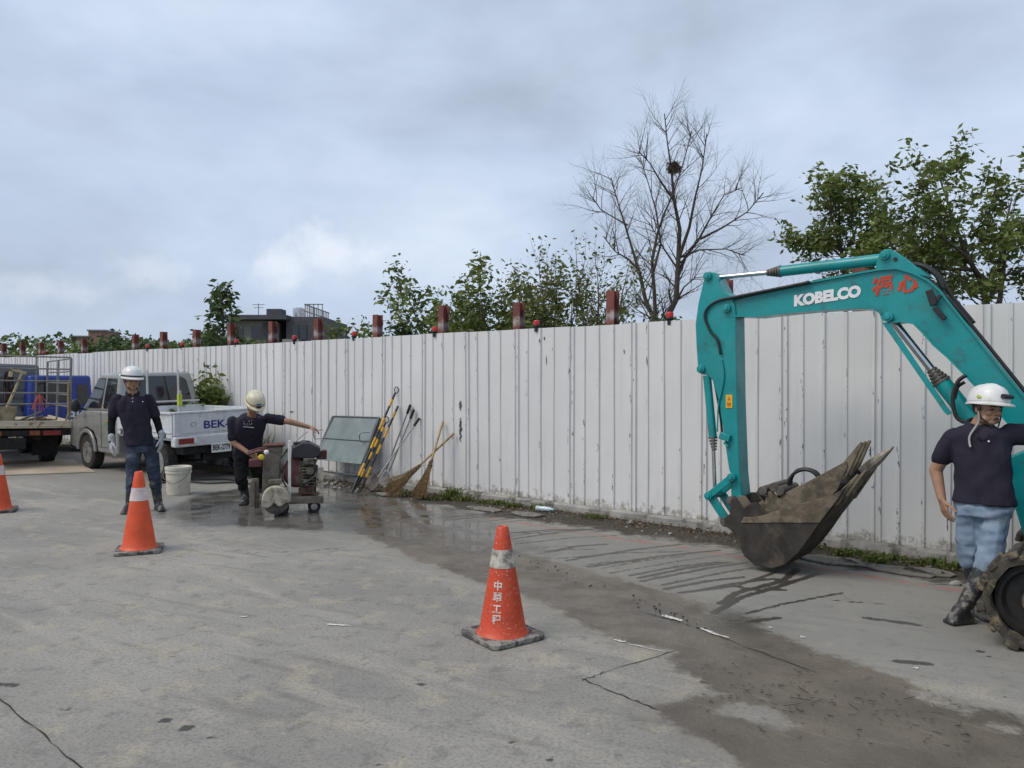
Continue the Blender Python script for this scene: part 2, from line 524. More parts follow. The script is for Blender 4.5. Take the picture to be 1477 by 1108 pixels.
c = k.mix(k.rng(k.noise(19, 6, 0.72), 0.62, 0.70, 0, 0.5), c, (0.48, 0.45, 0.39))
c = k.mix(k.rng(nff, 0.58, 0.72, 0, 0.6), c, (0.46, 0.43, 0.38))
# cooler tarmac strip between the cut and the gutter
A_fd = k.attr('fd')
tar = k.math('MULTIPLY', k.rng(k.math('ADD', A_fd, k.math('MULTIPLY', k.math('SUBTRACT', nm_, 0.5), 0.3)), 3.6, 2.6), 0.55)
c = k.mix(tar, c, k.mix(k.rng(nf, 0.3, 0.7), (0.135, 0.133, 0.122), (0.235, 0.228, 0.205)))
edge = k.math('ADD', k.math('MULTIPLY', k.math('SUBTRACT', k.noise(5, 6, 0.65), 0.5), 0.34), k.math('MULTIPLY', k.math('SUBTRACT', k.noise(24, 5, 0.65), 0.5), 0.10))
fine = k.math('MULTIPLY', k.math('SUBTRACT', k.noise(14, 5, 0.7), 0.5), 0.06)
# gutter slab and red line
gut = k.math('MULTIPLY', k.rng(k.math('ADD', A_fd, fine), 1.0, 0.94), k.rng(A_fd, 0.30, 0.36))
c = k.mix(k.math('MULTIPLY', gut, 0.65), c, k.mix(k.rng(nm_, 0.3, 0.7), (0.17, 0.16, 0.14), (0.29, 0.27, 0.235)))
rl = k.math('MULTIPLY', k.rng(A_fd, 1.0, 1.012), k.rng(A_fd, 1.10, 1.088))
rl = k.math('MULTIPLY', rl, k.rng(k.noise(9, 7, 0.7), 0.40, 0.58, 0, 0.62))
c = k.mix(rl, c, (0.36, 0.11, 0.085))
# soil and leaf rot along the footing
so = k.math('ADD', A_fd, k.math('MULTIPLY', k.math('SUBTRACT', k.noise(2.2, 7, 0.68), 0.5), 1.15))
soil = k.rng(so, 0.92, 0.70)
soil = k.math('MULTIPLY', soil, k.rng(A_fd, -0.4, -0.2))
c = k.mix(soil, c, k.mix(k.rng(k.noise(38, 5, 0.7), 0.35, 0.65), (0.022, 0.018, 0.013), (0.085, 0.068, 0.046)))
behind = k.rng(A_fd, -0.2, -0.6)
c = k.mix(behind, c, k.mix(k.rng(nm_, 0.4, 0.6), (0.05, 0.08, 0.025), (0.12, 0.10, 0.06)))
# slurry from the cutting
A_m = k.math('ADD', k.attr('mud'), edge)
mudf = k.rng(A_m, 0.05, -0.03)
halo = k.rng(A_m, 0.22, 0.0, 0, 0.35)
c = k.mix(halo, c, (0.20, 0.175, 0.135))
mudc = k.mix(k.rng(k.noise(1.8, 6, 0.6), 0.3, 0.7), (0.090, 0.073, 0.054), (0.155, 0.128, 0.096))
mudc = k.mix(k.rng(k.noise(46, 6, 0.7), 0.55, 0.7, 0, 0.6), mudc, (0.038, 0.030, 0.022))
mudc = k.mix(k.rng(k.noise(1.0, 5, 0.6, stretch=(2.5, 18.0, 1.0, math.atan2(-0.637, 0.771))), 0.58, 0.7, 0, 0.6), mudc, (0.20, 0.168, 0.125))
c = k.mix(mudf, c, mudc)
A_s = k.math('ADD', k.attr('streak'), fine)
strf = k.rng(A_s, 0.008, -0.006, 0, 0.92)
c = k.mix(strf, c, (0.040, 0.033, 0.026))
A_w = k.math('ADD', k.attr('wet'), k.math('MULTIPLY', edge, 1.3))
wetf = k.rng(A_w, 0.12, -0.10)
c = k.mix(k.math('MULTIPLY', wetf, 0.62), c, (0.050, 0.045, 0.040))
A_o = k.math('ADD', k.attr('spot'), k.math('MULTIPLY', fine, 1.1))
spf = k.rng(A_o, -0.004, -0.014, 0, 0.85)
c = k.mix(spf, c, (0.028, 0.026, 0.025))
k.base(c)
rg = k.rng(nm_, 0.3, 0.7, 0.78, 0.95)
rmud = k.rng(k.noise(4.5, 5, 0.6), 0.38, 0.62, 0.24, 0.62)
def fmix(f, a, b):
    x = k.n('ShaderNodeMix', data_type='FLOAT'); k.put(x.inputs[0], f); k.put(x.inputs[2], a); k.put(x.inputs[3], b); return x.outputs[0]
rg = fmix(mudf, rg, rmud)
rg = fmix(strf, rg, 0.3)
rg = fmix(wetf, rg, k.rng(k.noise(3.0, 4, 0.6), 0.42, 0.6, 0.07, 0.34))
k.rough(rg)
hb = k.math('ADD', k.math('MULTIPLY', nf, 0.35), k.math('MULTIPLY', nff, 0.3))
hm = k.math('ADD', k.math('MULTIPLY', k.noise(16, 6, 0.65), 1.0), k.math('MULTIPLY', k.noise(60, 4, 0.65), 0.5))
h = fmix(mudf, hb, k.math('MULTIPLY', hm, 1.3))
h = fmix(soil, h, k.math('MULTIPLY', k.noise(20, 6, 0.75), 5.0))
h = fmix(wetf, h, k.math('MULTIPLY', nm_, 0.25))
k.bump(h, 0.55, 0.012)
ground = link('ground', gme, k.m, None, 0)
tag(ground, kind='structure')

# joints and saw cuts in the slab, chalk marks
def strip(pts, w, z=0.004, jit=0.007):
    mb = MB(); vs = []; fs = []
    P2 = []
    for a, b in zip(pts[:-1], pts[1:]):
        for i in range(8): P2.append(a.lerp(b, i / 8))
    P2.append(pts[-1])
    for i, p in enumerate(P2):
        d = (P2[min(i + 1, len(P2) - 1)] - P2[max(i - 1, 0)]).normalized(); s = Vector((-d.y, d.x, 0))
        q = p + s * rnd.uniform(-jit, jit); ww = w * rnd.uniform(0.35, 1.4) * (0.4 if i in (0, len(P2) - 1) else 1)
        vs += [q + s * ww / 2 + Vector((0, 0, z)), q - s * ww / 2 + Vector((0, 0, z))]
    fs = [(2 * i, 2 * i + 1, 2 * i + 3, 2 * i + 2) for i in range(len(P2) - 1)]
    return mb.add(vs, fs)
M_crack = mat('joint_dark_grit', (0.02, 0.018, 0.016), 0.9, var=0.3)  # near-black own colour of the pavement joints and cracks
M_chalk = mat('worn_white_chalk', (0.62, 0.6, 0.56), 0.9, var=0.2, dirt=(0.25, 0.24, 0.22), damt=0.8, dscale=60)
for pts, w in ((G((-30, 985), (60, 1062), (118, 1112), (150, 1140)), 0.007), (G((838, 984), (880, 968), (975, 940)), 0.006), (G((838, 980), (890, 1002), (950, 1026)), 0.008),
               (G((930, 884), (1000, 905), (1060, 928), (1180, 972)), 0.006)):
    o = strip(pts, w).build('pavement_joint', M_crack, None, smooth=0); tag(o, kind='structure')
for pts, w in ((G((955, 889), (985, 897)), 0.035), (G((1010, 908), (1052, 922)), 0.024), (G((886, 924), (902, 928)), 0.022), (G((905, 930), (960, 942)), 0.010), (G((1108, 906), (1116, 907)), 0.03), (G((1155, 920), (1163, 921)), 0.03), (G((345, 891), (356, 891)), 0.02), (G((470, 902), (505, 904)), 0.02), (G((1318, 965), (1326, 966)), 0.03)):
    o = strip(pts, w, 0.005).build('chalk_mark', M_chalk, None, smooth=0); tag(o, kind='structure')

# ------------------------------------------------------------------ footing under the fence
T0, T1 = -30.0, 10.0
M_conc = mat('old_concrete', (0.30, 0.29, 0.27), 0.9, var=0.3, vscale=4, dirt=(0.07, 0.06, 0.045), damt=0.85, dscale=5, dpow=0.47, bump=0.4, bscale=45)
mb = MB(); n = 160
pr = [(-0.10, -0.02), (-0.10, 0.085), (0.085, 0.085), (0.105, 0.065), (0.115, -0.02)]
vs = []; fs = []
for i in range(n + 1):
    t = T0 + (T1 - T0) * i / n
    for d, z in pr: vs.append(fp(t, d + rnd.uniform(-.006, .006), z + (rnd.uniform(-.006, .006) if z > 0 else 0)))
m_ = len(pr)
for i in range(n):
    for j in range(m_ - 1): fs.append((i * m_ + j, (i + 1) * m_ + j, (i + 1) * m_ + j + 1, i * m_ + j + 1))
mb.add(vs, fs)
tag(mb.build('kerb', M_conc, None, smooth=30), kind='structure')

# ------------------------------------------------------------------ white corrugated hoarding, one part per sheet
k = NT('white_fence_paint')
z = k.n('ShaderNodeSeparateXYZ'); k.l(k.geo.outputs['Position'], z.inputs[0]); Z = z.outputs[2]
c = k.mix(k.rng(k.noise(0.8, 5, 0.6), 0.3, 0.7), (0.625, 0.62, 0.61), (0.69, 0.68, 0.67))
rp = k.n('ShaderNodeObjectInfo'); c = k.mix(k.rng(rp.outputs['Random'], 0, 1, 0, 0.16), c, (0.565, 0.56, 0.55))
c = k.mix(k.rng(k.noise(1.0, 5, 0.6, stretch=(9, 9, 0.35)), 0.55, 0.75, 0, 0.28), c, (0.50, 0.48, 0.44))
# mud splashed on the foot of the sheets
spl = k.math('ADD', Z, k.math('MULTIPLY', k.math('SUBTRACT', k.noise(11, 7, 0.72), 0.5), 0.62))
c = k.mix(k.rng(spl, 0.18, 0.04, 0, 0.75), c, (0.17, 0.15, 0.10))
# flaked paint along the ribs
rib = k.attr('rib')
fl = k.noise(1.0, 7, 0.72, 0.1, stretch=(26, 26, 7))
big = k.noise(1.6, 3, 0.5)
thr = k.math('ADD', fl, k.math('ADD', k.math('MULTIPLY', rib, 0.20), k.math('MULTIPLY', k.math('SUBTRACT', big, 0.5), 0.22)))
c = k.mix(k.rng(thr, 0.80, 0.83, 0, 0.9), c, (0.055, 0.055, 0.06))
k.base(c); k.rough(k.rng(k.noise(6, 3), 0.3, 0.7, 0.42, 0.6))
k.bump(k.noise(2.4, 3, 0.5, stretch=(1, 1, .4)), 0.12, 0.03)
M_fence = k.m
fence = thing('hoarding_fence', 'long white corrugated steel hoarding fence with flaking paint along its ribs', 'fence', fp(0), math.atan2(FD.y, FD.x))
PW = 0.87
def panel_mesh(seed):
    q = random.Random(seed)
    prof = [(0.0, 0.0, 0)]
    for rc, hw, hh in ((0.03, 0.011, 0.021), (0.085, 0.013, 0.021), (0.245, 0.012, 0.016), (0.45, 0.012, 0.020), (0.655, 0.012, 0.016)):
        prof += [(rc - hw - 0.009, 0, 0), (rc - hw, hh, 1), (rc + hw, hh, 1), (rc + hw + 0.009, 0, 0)]
    prof += [(PW + 0.001, 0.0, 0), (PW + 0.03, -0.006, 0)]
    zs = [0.085, 0.5, 1.1, 1.7, 2.255]
    vs, rb = [], []
    for z_ in zs:
        for x, d, r in prof:
            vs.append((x, -d - 0.004 * math.sin(x * 5 + z_ * 2 + seed) - 0.003 * q.uniform(-1, 1), z_)); rb.append(float(r))
    m = len(prof); fs = []
    for i in range(len(zs) - 1):
        for j in range(m - 1): fs.append((i * m + j, i * m + j + 1, (i + 1) * m + j + 1, (i + 1) * m + j))
    me = bpy.data.meshes.new('panel'); me.from_pydata(vs, [], fs)
    a = me.attributes.new('rib', 'FLOAT', 'POINT'); a.data.foreach_set('value', rb)
    me.materials.append(M_fence); me.update()
    return me
pms = [panel_mesh(i) for i in range(4)]
npan = int((T1 - T0) / PW)
toff = (fence_t(1184) % PW)
for i in range(npan):
    o = bpy.data.objects.new('panel', pms[i % 4]); COL.objects.link(o); o.parent = fence
    o.location = (T0 + toff + i * PW, rnd.uniform(-.005, .005), rnd.uniform(-.012, .008)); o.rotation_euler = (rnd.uniform(-.007, .007), 0, rnd.uniform(-.010, .010))
    s_ = o.modifiers.new('sheet', 'SOLIDIFY'); s_.thickness = 0.0015; s_.offset = 1
mb = MB()
for z_ in (0.35, 1.2, 2.05): mb.box(((T0 + T1) / 2, 0.06, z_), (T1 - T0, 0.05, 0.05))
mb.build('rail', mat('galvanised_rail', (0.3, 0.3, 0.3), 0.5, 0.6), fence, smooth=0)
# bare patches where the paint has come away
M_bare = mat('bare_dark_steel', (0.075, 0.075, 0.085), 0.7, 0.2, var=0.4, vscale=40)
def flake(px, py, w, h, seed):
    q = random.Random(seed); p, t = fence_hit(px, py, 0.006)
    n = 16; vs = []; mbq = MB()
    for i in range(n + 1):
        f = i / n; ww = w * (0.35 + 0.65 * math.sin(PI * min(max(f, .06), .94))) * q.uniform(.45, 1.2); sh = q.uniform(-.3, .3) * w
        for sgn in (-1, 1): vs.append(p + FD * (sgn * ww / 2 + sh) + Vector((0, 0, (0.5 - f) * h)) )
    mbq.add(vs, [(2 * i, 2 * i + 1, 2 * i + 3, 2 * i + 2) for i in range(n)])
    mbq.build('bare_patch', M_bare, fence, world=True, smooth=0)
flake(664, 585, 0.05, 0.13, 1); flake(664, 620, 0.045, 0.33, 2); flake(1256, 652, 0.02, 0.1, 3); flake(1297, 740, 0.018, 0.15, 4); flake(874, 745, 0.05, 0.05, 5)
flake(1128, 465, 0.016, 0.06, 6); flake(785, 488, 0.02, 0.05, 7); flake(900, 507, 0.018, 0.05, 8); flake(788, 520, 0.014, 0.12, 9); flake(1004, 592, 0.012, 0.12, 10); flake(420, 594, 0.16, 0.022, 11)

# ------------------------------------------------------------------ steel H posts standing behind the fence
k = NT('primer_red_steel')
c = k.mix(k.rng(k.noise(7, 6, 0.65), 0.35, 0.65), (0.115, 0.032, 0.025), (0.20, 0.062, 0.045))
z = k.n('ShaderNodeSeparateXYZ'); k.l(k.geo.outputs['Position'], z.inputs[0])
wp = k.math('ADD', k.math('MULTIPLY', k.math('ABSOLUTE', k.math('SUBTRACT', z.outputs[2], 2.38)), 2.2), k.math('MULTIPLY', k.noise(9, 6, 0.7), 0.55))
c = k.mix(k.rng(wp, 0.48, 0.24, 0, 0.65), c, (0.50, 0.47, 0.46))
k.base(c); k.rough(0.75); k.bump(k.noise(40, 4), 0.2, 0.004)
M_primer = k.m
def hpost():
    mb = MB(); H = 2.66
    mb.box((0, -0.052, H / 2), (0.115, 0.010, H)); mb.box((0, 0.052, H / 2), (0.115, 0.010, H)); mb.box((0, 0, H / 2), (0.009, 0.094, H))
    return mb.mesh('steel_post')
hm_ = hpost(); hm_.materials.append(M_primer)
for i, px in enumerate((7, 33, 60, 90, 121, 196, 237, 285, 337, 395, 461, 543, 639, 748, 880, 1048, 1243)):
    p, t = fence_hit(px, 500, -0.20)
    o = bpy.data.objects.new('steel_post', hm_); COL.objects.link(o)
    o.location = (p.x, p.y, rnd.uniform(-.05, .03)); o.rotation_euler = (rnd.uniform(-.012, .012), rnd.uniform(-.012, .012), math.atan2(FD.y, FD.x) + rnd.uniform(-.06, .06))
    own = {1243: 'red steel post mostly hidden behind the excavator arm cylinder', 1048: 'red steel post seen between the excavator stick and its cylinder rod', 880: 'red steel post left of the leafless tree, above the fence', 461: 'red steel post at the right corner of the grey apartment block', 395: 'red steel post before the middle of the grey apartment block', 337: 'pale washed steel post beside the tall dark sapling', 543: 'red steel post standing alone against open sky above the fence', 639: 'red steel post between the dark round bush and the bushy olive tree'}
    tag(o, own.get(px, 'red primed steel H post rising among bushes and trees behind the white fence'), 'post', 'steel posts behind the fence')

# ------------------------------------------------------------------ red warning lights clipped on the fence top
M_red = mat('red_lens', (0.52, 0.02, 0.018), 0.25, var=0.15, bump=0)
M_blackp = mat('black_plastic', (0.018, 0.018, 0.02), 0.5, var=0.3)
def wlight():
    r = thing('warning_light', 'small red warning lamp on black clip on top of white fence', 'warning light', (0, 0, 0), 0, 'red warning lamps along the fence top')
    mb = MB(); mb.lathe([(0.034, 0.03), (0.040, 0.035), (0.042, 0.08), (0.037, 0.09), (0.018, 0.096)], 16); mb.build('lens', M_red, r)
    mb = MB(); mb.lathe([(0.044, 0.012), (0.044, 0.03), (0.03, 0.032)], 16); mb.box((0, 0, -0.02), (0.04, 0.05, 0.06)); mb.build('clip', M_blackp, r, bevel=0.004)
    return r
w0 = wlight()
for i, px in enumerate((966, 774, 627, 511, 425, 341, 263, 213, 64)):
    p, t = fence_hit(px, 500, 0.0); q = Vector((p.x, p.y, 2.262))
    if i == 0: w0.location = q; w0.rotation_euler = (0, 0, math.atan2(FD.y, FD.x)); ROOTM[w0.name] = Matrix.LocRotScale(q, w0.rotation_euler, None)
    else: copy_thing(w0, q, math.atan2(FD.y, FD.x) + rnd.uniform(-.3, .3))

# ------------------------------------------------------------------ building behind
M_bdark = mat('dark_tile_facade', (0.075, 0.075, 0.085), 0.7, var=0.25, vscale=1.5)
M_bwhite = mat('pale_render', (0.26, 0.245, 0.22), 0.85, var=0.2, vscale=1.0)
M_glass = glassy('dark_window_glass', (0.015, 0.018, 0.022))
def building():
    Y = 62.0
    p0 = at(333, 520, Y); r = thing('apartment_building', 'dark grey low apartment block with roof tank beyond the white fence', 'building', (p0.x, Y, 0), 0.0)
    W, D, H = 6.2, 9, 6.7
    k_ = Y / FPX
    mb = MB(); mb.box((W / 2 - 1.5, D / 2, H / 2 - 0.15), (W - 3.0, D, H - 0.3)); mb.build('wall', M_bwhite, r, smooth=0)
    mb = MB(); mb.box((W - 0.1, D / 2 - 0.3, H / 2), (3.0, D, H)); mb.box((3.4, -0.1, H / 2 - .3), (1.3, 0.6, H - .4)); mb.build('tower', M_bdark, r, smooth=0)
    mb = MB(); mb.box((W / 2 - 0.8, D / 2 - 0.7, H - 0.1), (W - 1.0, D + 1.2, 0.35)); mb.build('roof', M_bdark, r, smooth=0)
    rf = r.children[-1] if r.children else r
    for x, z_ in ((0.6, 5.4), (2.1, 5.4), (0.6, 3.0), (2.1, 3.0)):
        mb = MB(); mb.box((x, -0.03, z_), (0.85, 0.06, 1.0)); mb.build('window', M_glass, r, smooth=0)
    for x in (5.35, 6.0):
        mb = MB(); mb.box((x, -0.33, 5.45), (0.5, 0.06, 1.2)); mb.build('window', M_glass, r, smooth=0)
    mb = MB(); mb.box((3.4, -0.43, 5.2), (0.3, 0.06, 0.8)); mb.build('window', M_bwhite, r, smooth=0)
    mb = MB(); mb.box((5.2, -0.8, 4.5), (1.3, 0.8, 0.7)); mb.build('balcony', M_bwhite, r, smooth=0)
    mb = MB(); mb.lathe([(0.5, H + .1), (0.5, H + 0.95), (0.3, H + 1.05)], 16, Matrix.Translation((4.7, 3, 0))); mb.build('water_tank', mat('steel_tank', (0.6, 0.6, 0.62), 0.3, 0.8), r)
    mb = MB()
    for i in range(14): mb.box((6.0 + (i % 2) * 0, 0.2 + i * 0.6, H + 0.55), (0.07, 0.07, 1.1))
    mb.box((6.0, 4.2, H + 1.05), (0.06, 8.4, 0.08)); mb.box((6.0, 4.2, H + .5), (0.06, 8.4, 0.06))
    for i in range(5): mb.box((6.0 + i * .35, 0.2, H + 0.55), (0.06, 0.06, 1.1))
    mb.box((6.7, 0.2, H + 1.05), (1.5, 0.06, 0.08)); mb.build('roof_railing', M_bwhite, r, smooth=0)
    mb = MB(); mb.tube([(1.6, 2, H), (1.6, 2, H + 1.3)], .03, 5); mb.tube([(1.1, 2, H + 1.2), (2.1, 2, H + 1.2)], .025, 5); mb.tube([(1.2, 2, H + .95), (2.0, 2, H + .95)], .02, 5); mb.build('antenna', M_bdark, r)
    mb = MB(); mb.box((3.4, 1, H + .35), (1.2, 1.4, .7)); mb.build('stair_head', M_bdark, r, smooth=0)
building()
Yb = 150.0
pb = at(104, 500, Yb); r = thing('brick_building', 'distant brick apartment house with stepped flat roof above the bushes', 'building', (pb.x, Yb, 0), 0.15)
M_brick = mat('far_brick', (0.30, 0.17, 0.13), 0.9, var=0.2, vscale=0.6)
mb = MB(); mb.box((1.5, 4, 5.0), (3.4, 8, 10.0)); mb.box((4.6, 4, 5.6), (3.2, 8, 11.2)); mb.build('wall', M_brick, r, smooth=0)
mb = MB(); mb.box((1.5, 3.8, 10.15), (3.7, 8.4, 0.3)); mb.box((4.6, 3.8, 11.35), (3.5, 8.4, 0.3)); mb.build('roof', mat('grey_roof', (0.2, 0.2, 0.21), 0.8), r, smooth=0)
for x in (0.6, 1.5, 2.4, 3.8, 4.6, 5.4):
    for z_ in (6.2, 8.4):
        mb = MB(); mb.box((x, -0.03, z_), (0.5, 0.08, 1.1)); mb.build('window', M_glass, r, smooth=0)

# ------------------------------------------------------------------ trees
M_bark = mat('grey_brown_bark', (0.085, 0.066, 0.052), 0.95, var=0.35, vscale=20, bump=0.4, bscale=50)
M_barkp = mat('pale_twig_bark', (0.15, 0.12, 0.10), 0.95, var=0.3, vscale=20)
M_leafA = leafmat('leaf_olive', (0.075, 0.10, 0.02), (0.25, 0.27, 0.07), .35)
M_leafB = leafmat('leaf_deep', (0.035, 0.068, 0.018), (0.12, 0.17, 0.045), .3)
M_leafC = leafmat('leaf_fresh', (0.08, 0.115, 0.022), (0.26, 0.31, 0.075), .35)
class Tree:
    def __init__(s, seed): s.r = random.Random(seed); s.w = MB(); s.l = MB(); s.tips = []
    def branch(s, p, d, L, rad, lev, maxlev, spread=0.6, wob=0.25, up=0.08, kids=(3, 5), leaf=None, seg=5, shrink=(0.5, 0.72)):
        r = s.r; pts = [p]; q = p.copy(); dd = d.normalized()
        for i in range(seg):
            dd = (dd + Vector((r.gauss(0, wob), r.gauss(0, wob), r.gauss(0, wob) + up)) * (1.0 / seg) * 2).normalized()
            q = q + dd * (L / seg); pts.append(q.copy())
        rads = [rad * (1 - 0.62 * i / seg) for i in range(seg + 1)]
        s.w.tube(pts, rads, 7 if lev == 0 else (5 if lev < 2 else 3), cap=False)
        if lev >= maxlev:
            if leaf:
                for i in range(1, seg + 1): s.leaves(pts[i], leaf)
            return
        if leaf and lev == maxlev - 1:
            for i in range(2, seg + 1): s.leaves(pts[i], leaf, 0.5)
        nk = r.randint(*kids)
        for j in range(nk):
            f = 0.3 + 0.7 * (j + r.random()) / nk
            i = min(int(f * seg), seg - 1); base = pts[i].lerp(pts[i + 1], f * seg - i)
            t = (pts[i + 1] - pts[i]).normalized(); o = t.orthogonal().normalized()
            o = Matrix.Rotation(r.uniform(0, 2 * PI), 3, t) @ o
            nd = (t * (1 - spread * 0.5) + o * spread * r.uniform(0.7, 1.2)).normalized()
            s.branch(base, nd, L * r.uniform(*shrink), rads[i] * r.uniform(0.5, 0.68), lev + 1, maxlev, spread, wob, up, kids, leaf, seg, shrink)
        s.branch(pts[-1], dd, L * shrink[1] * 0.85, rads[-1], lev + 1, maxlev, spread, wob, up, kids, leaf, seg, shrink)
    def leaves(s, p, leaf, f=1.0):
        n, rad, size = leaf; r = s.r
        for i in range(max(1, int(n * f))):
            c = p + Vector((r.gauss(0, rad), r.gauss(0, rad), r.gauss(0, rad * 0.8)))
            a = Vector((r.gauss(0, 1), r.gauss(0, 1), r.gauss(0, 0.6) - 0.25)).normalized(); b = a.orthogonal().normalized()
            b = Matrix.Rotation(r.uniform(0, 6.28), 3, a) @ b
            L = size * r.uniform(0.45, 1.5); W = L * 0.45
            s.l.add([c, c + a * L * .5 + b * W * .5, c + a * L, c + a * L * .5 - b * W * .5], [(0, 1, 2, 3)])
    def build(s, name, label, loc, bark, leafm=None, group=None, cat='tree'):
        r = thing(name, label, cat, loc, 0, group)
        s.w.build('trunk', bark, r, smooth=180)
        if s.l.v and leafm: s.l.build('crown', leafm, r, smooth=0)
        return r
V = Vector
# the tall leafless tree with the nest
def bare_tree():
    Y = 17.5; b1 = at(957, 560, Y); loc = (b1.x, Y, 0)
    t = Tree(21)
    K = Y / FPX
    def q(px, py, dy=0): return V(((px - 957) * K, dy, CAMH - (py - HZ) * K))
    limbs = [([(958, 640), (958, 520), (956, 470), (975, 432), (978, 380), (980, 330), (972, 290), (968, 245), (962, 205), (958, 165)], 0.13, 0.0),
             ([(948, 640), (950, 520), (945, 462), (932, 430), (925, 395), (915, 360), (905, 325), (893, 285), (884, 250)], 0.10, 0.3),
             ([(952, 600), (945, 470), (942, 420), (938, 380), (945, 340), (955, 310), (966, 285), (980, 240), (990, 200)], 0.075, -0.4),
             ([(977, 400), (990, 370), (1010, 345), (1030, 310), (1052, 275), (1080, 262)], 0.06, 0.5), ([(979, 372), (992, 330), (998, 290), (1006, 250), (1010, 205)], 0.06, -0.5),
             ([(975, 435), (985, 415), (1000, 402)], 0.045, -0.2), ([(975, 385), (960, 360), (948, 335), (940, 318)], 0.035, 0.3),
             ([(925, 395), (905, 375), (885, 365), (868, 345)], 0.04, -0.3), ([(980, 372), (1010, 360), (1050, 358), (1075, 366)], 0.035, 0.2),
             ([(940, 400), (955, 350), (950, 300), (940, 255), (930, 215)], 0.045, 0.6), ([(1010, 345), (1040, 330), (1072, 310), (1092, 285)], 0.04, -0.4),
             ([(905, 325), (890, 315), (868, 300), (856, 280)], 0.03, 0.3), ([(972, 290), (950, 262), (935, 240), (918, 225)], 0.04, -0.3)]
    for pts, rad, dy in limbs:
        P3 = []; n = len(pts)
        for i, (x, y) in enumerate(pts): P3.append(q(x, y, dy * i / n * 1.4))
        rr = [max(rad * .74 * (1 - 0.95 * i / (n - 1)), .012) for i in range(n)]
        t.w.tube(P3, rr, 8, cap=False)
        for i in range(2, n):
            if P3[i].z < 2.9: continue
            for j in range(4 if i < n - 1 else 6):
                d = (P3[i] - P3[i - 1]).normalized(); o = Matrix.Rotation(t.r.uniform(0, 6.28), 3, d) @ d.orthogonal().normalized()
                t.branch(P3[i - 1].lerp(P3[i], t.r.random()), (d * .7 + o * .75 + V((0, 0, .15))), t.r.uniform(0.38, 0.75), max(rr[i] * 0.42, 0.010), 1, 3, 0.62, 0.2, 0.05, (3, 4), None, 5, (0.5, 0.75))
    r = t.build('bare_tree', 'tall leafless tree with forked trunk and bird nest rising above white fence', loc, M_bark)
    # nest
    c = q(972, 243) ; mb = MB(); rr = random.Random(3)
    for i in range(260):
        a = V((rr.gauss(0, 1), rr.gauss(0, 1), rr.gauss(0, 1))).normalized() * rr.uniform(.05, .15); b = V((rr.gauss(0, 1), rr.gauss(0, 1), rr.gauss(0, .5))).normalized() * .09
        p = c + a; mb.tube([V(loc) + p - b, V(loc) + p + b], 0.007, 3)
    single(mb, 'bird_nest', M_bark, tuple(V(loc) + c - V((0, 0, .15))), 'round dark twig nest lodged in the leafless tree', 'nest', smooth=0)
bare_tree()
def leafy(name, label, px, Y, ztop, wid, seed, leafm, dens=(5, .10, .13), stems=3, bark=M_bark, zb=0.0, lean=0.0, maxlev=3, group=None, spread=.6, kids=(3, 4)):
    t = Tree(seed); X = (px - CX) / FPX * Y
    for i in range(stems):
        a = 2 * PI * i / stems + t.r.uniform(-.4, .4); d = V((math.cos(a) * wid / ztop * .8 + lean, math.sin(a) * wid / ztop * .6, 1))
        L = ztop * t.r.uniform(.36, .46)
        t.branch(V((t.r.uniform(-.12, .12), t.r.uniform(-.1, .1), zb)), d, L, ztop * .014 + .012, 0, maxlev, spread, .16, .10, kids, dens, 5, (.46, .66))
    return t.build(name, label, (X, Y, 0), bark, leafm, group)
leafy('leafy_tree', 'bushy olive green tree between the middle red posts behind the fence', 692, 14.5, 4.6, 1.7, 31, M_leafC, (5, .07, .12), 4)
leafy('leafy_tree', 'dense dark round bush just behind the fence top', 605, 15.5, 3.0, 1.2, 32, M_leafB, (9, .11, .12), 5)
leafy('leafy_tree', 'small thin tree with sparse leaves beside the leafless tree', 805, 14.5, 5.0, 0.8, 33, M_leafA, (2, .06, .10), 3, M_barkp)
leafy('leafy_tree', 'slim upright tree with sparse leaves left against the leafless tree', 858, 15.5, 5.3, 0.7, 34, M_leafA, (1, .06, .10), 3, M_barkp)
leafy('leafy_tree', 'small twiggy tree with olive leaves right of a red post', 772, 13.8, 4.2, .9, 35, M_leafA, (3, .06, .10), 3, M_barkp)
leafy('low_hedge', 'low dark green hedge at the foot of the leafless tree', 912, 12.5, 2.9, 1.0, 36, M_leafB, (9, .10, .10), 5)
leafy('leafy_tree', 'low olive bush seen under the excavator arm cylinder', 1150, 13.5, 3.3, 1.0, 38, M_leafA, (5, .09, .10), 4)
def guided(label, base_px, Y, limbs, leaf, seed, leafm, L=(.45, .8), per=3, start=1):
    t = Tree(seed); K = Y / FPX; X = (base_px - CX) * K
    q = lambda px, py, dy: V(((px - base_px) * K, dy, CAMH - (py - HZ) * K))
    for pts, rad, dy in limbs:
        n = len(pts); P3 = [q(x, y, dy * i / n) for i, (x, y) in enumerate(pts)]; rr = [max(rad * (1 - .9 * i / (n - 1)), .01) for i in range(n)]
        t.w.tube(P3, rr, 7, cap=False)
        for i in range(start, n):
            if P3[i].z < 2.6: continue
            for j in range(per if i < n - 1 else per + 1):
                d = (P3[i] - P3[i - 1]).normalized(); o = Matrix.Rotation(t.r.uniform(0, 6.28), 3, d) @ d.orthogonal().normalized()
                t.branch(P3[i - 1].lerp(P3[i], t.r.uniform(.2, 1)), d * .6 + o * .8 + V((0, 0, .15)), t.r.uniform(*L), max(rr[i] * .45, .008), 1, 3, .62, .22, .06, (2, 3), leaf, 4, (.45, .7))
    return t.build('leafy_tree', label, (X, Y, 0), M_bark, leafm)
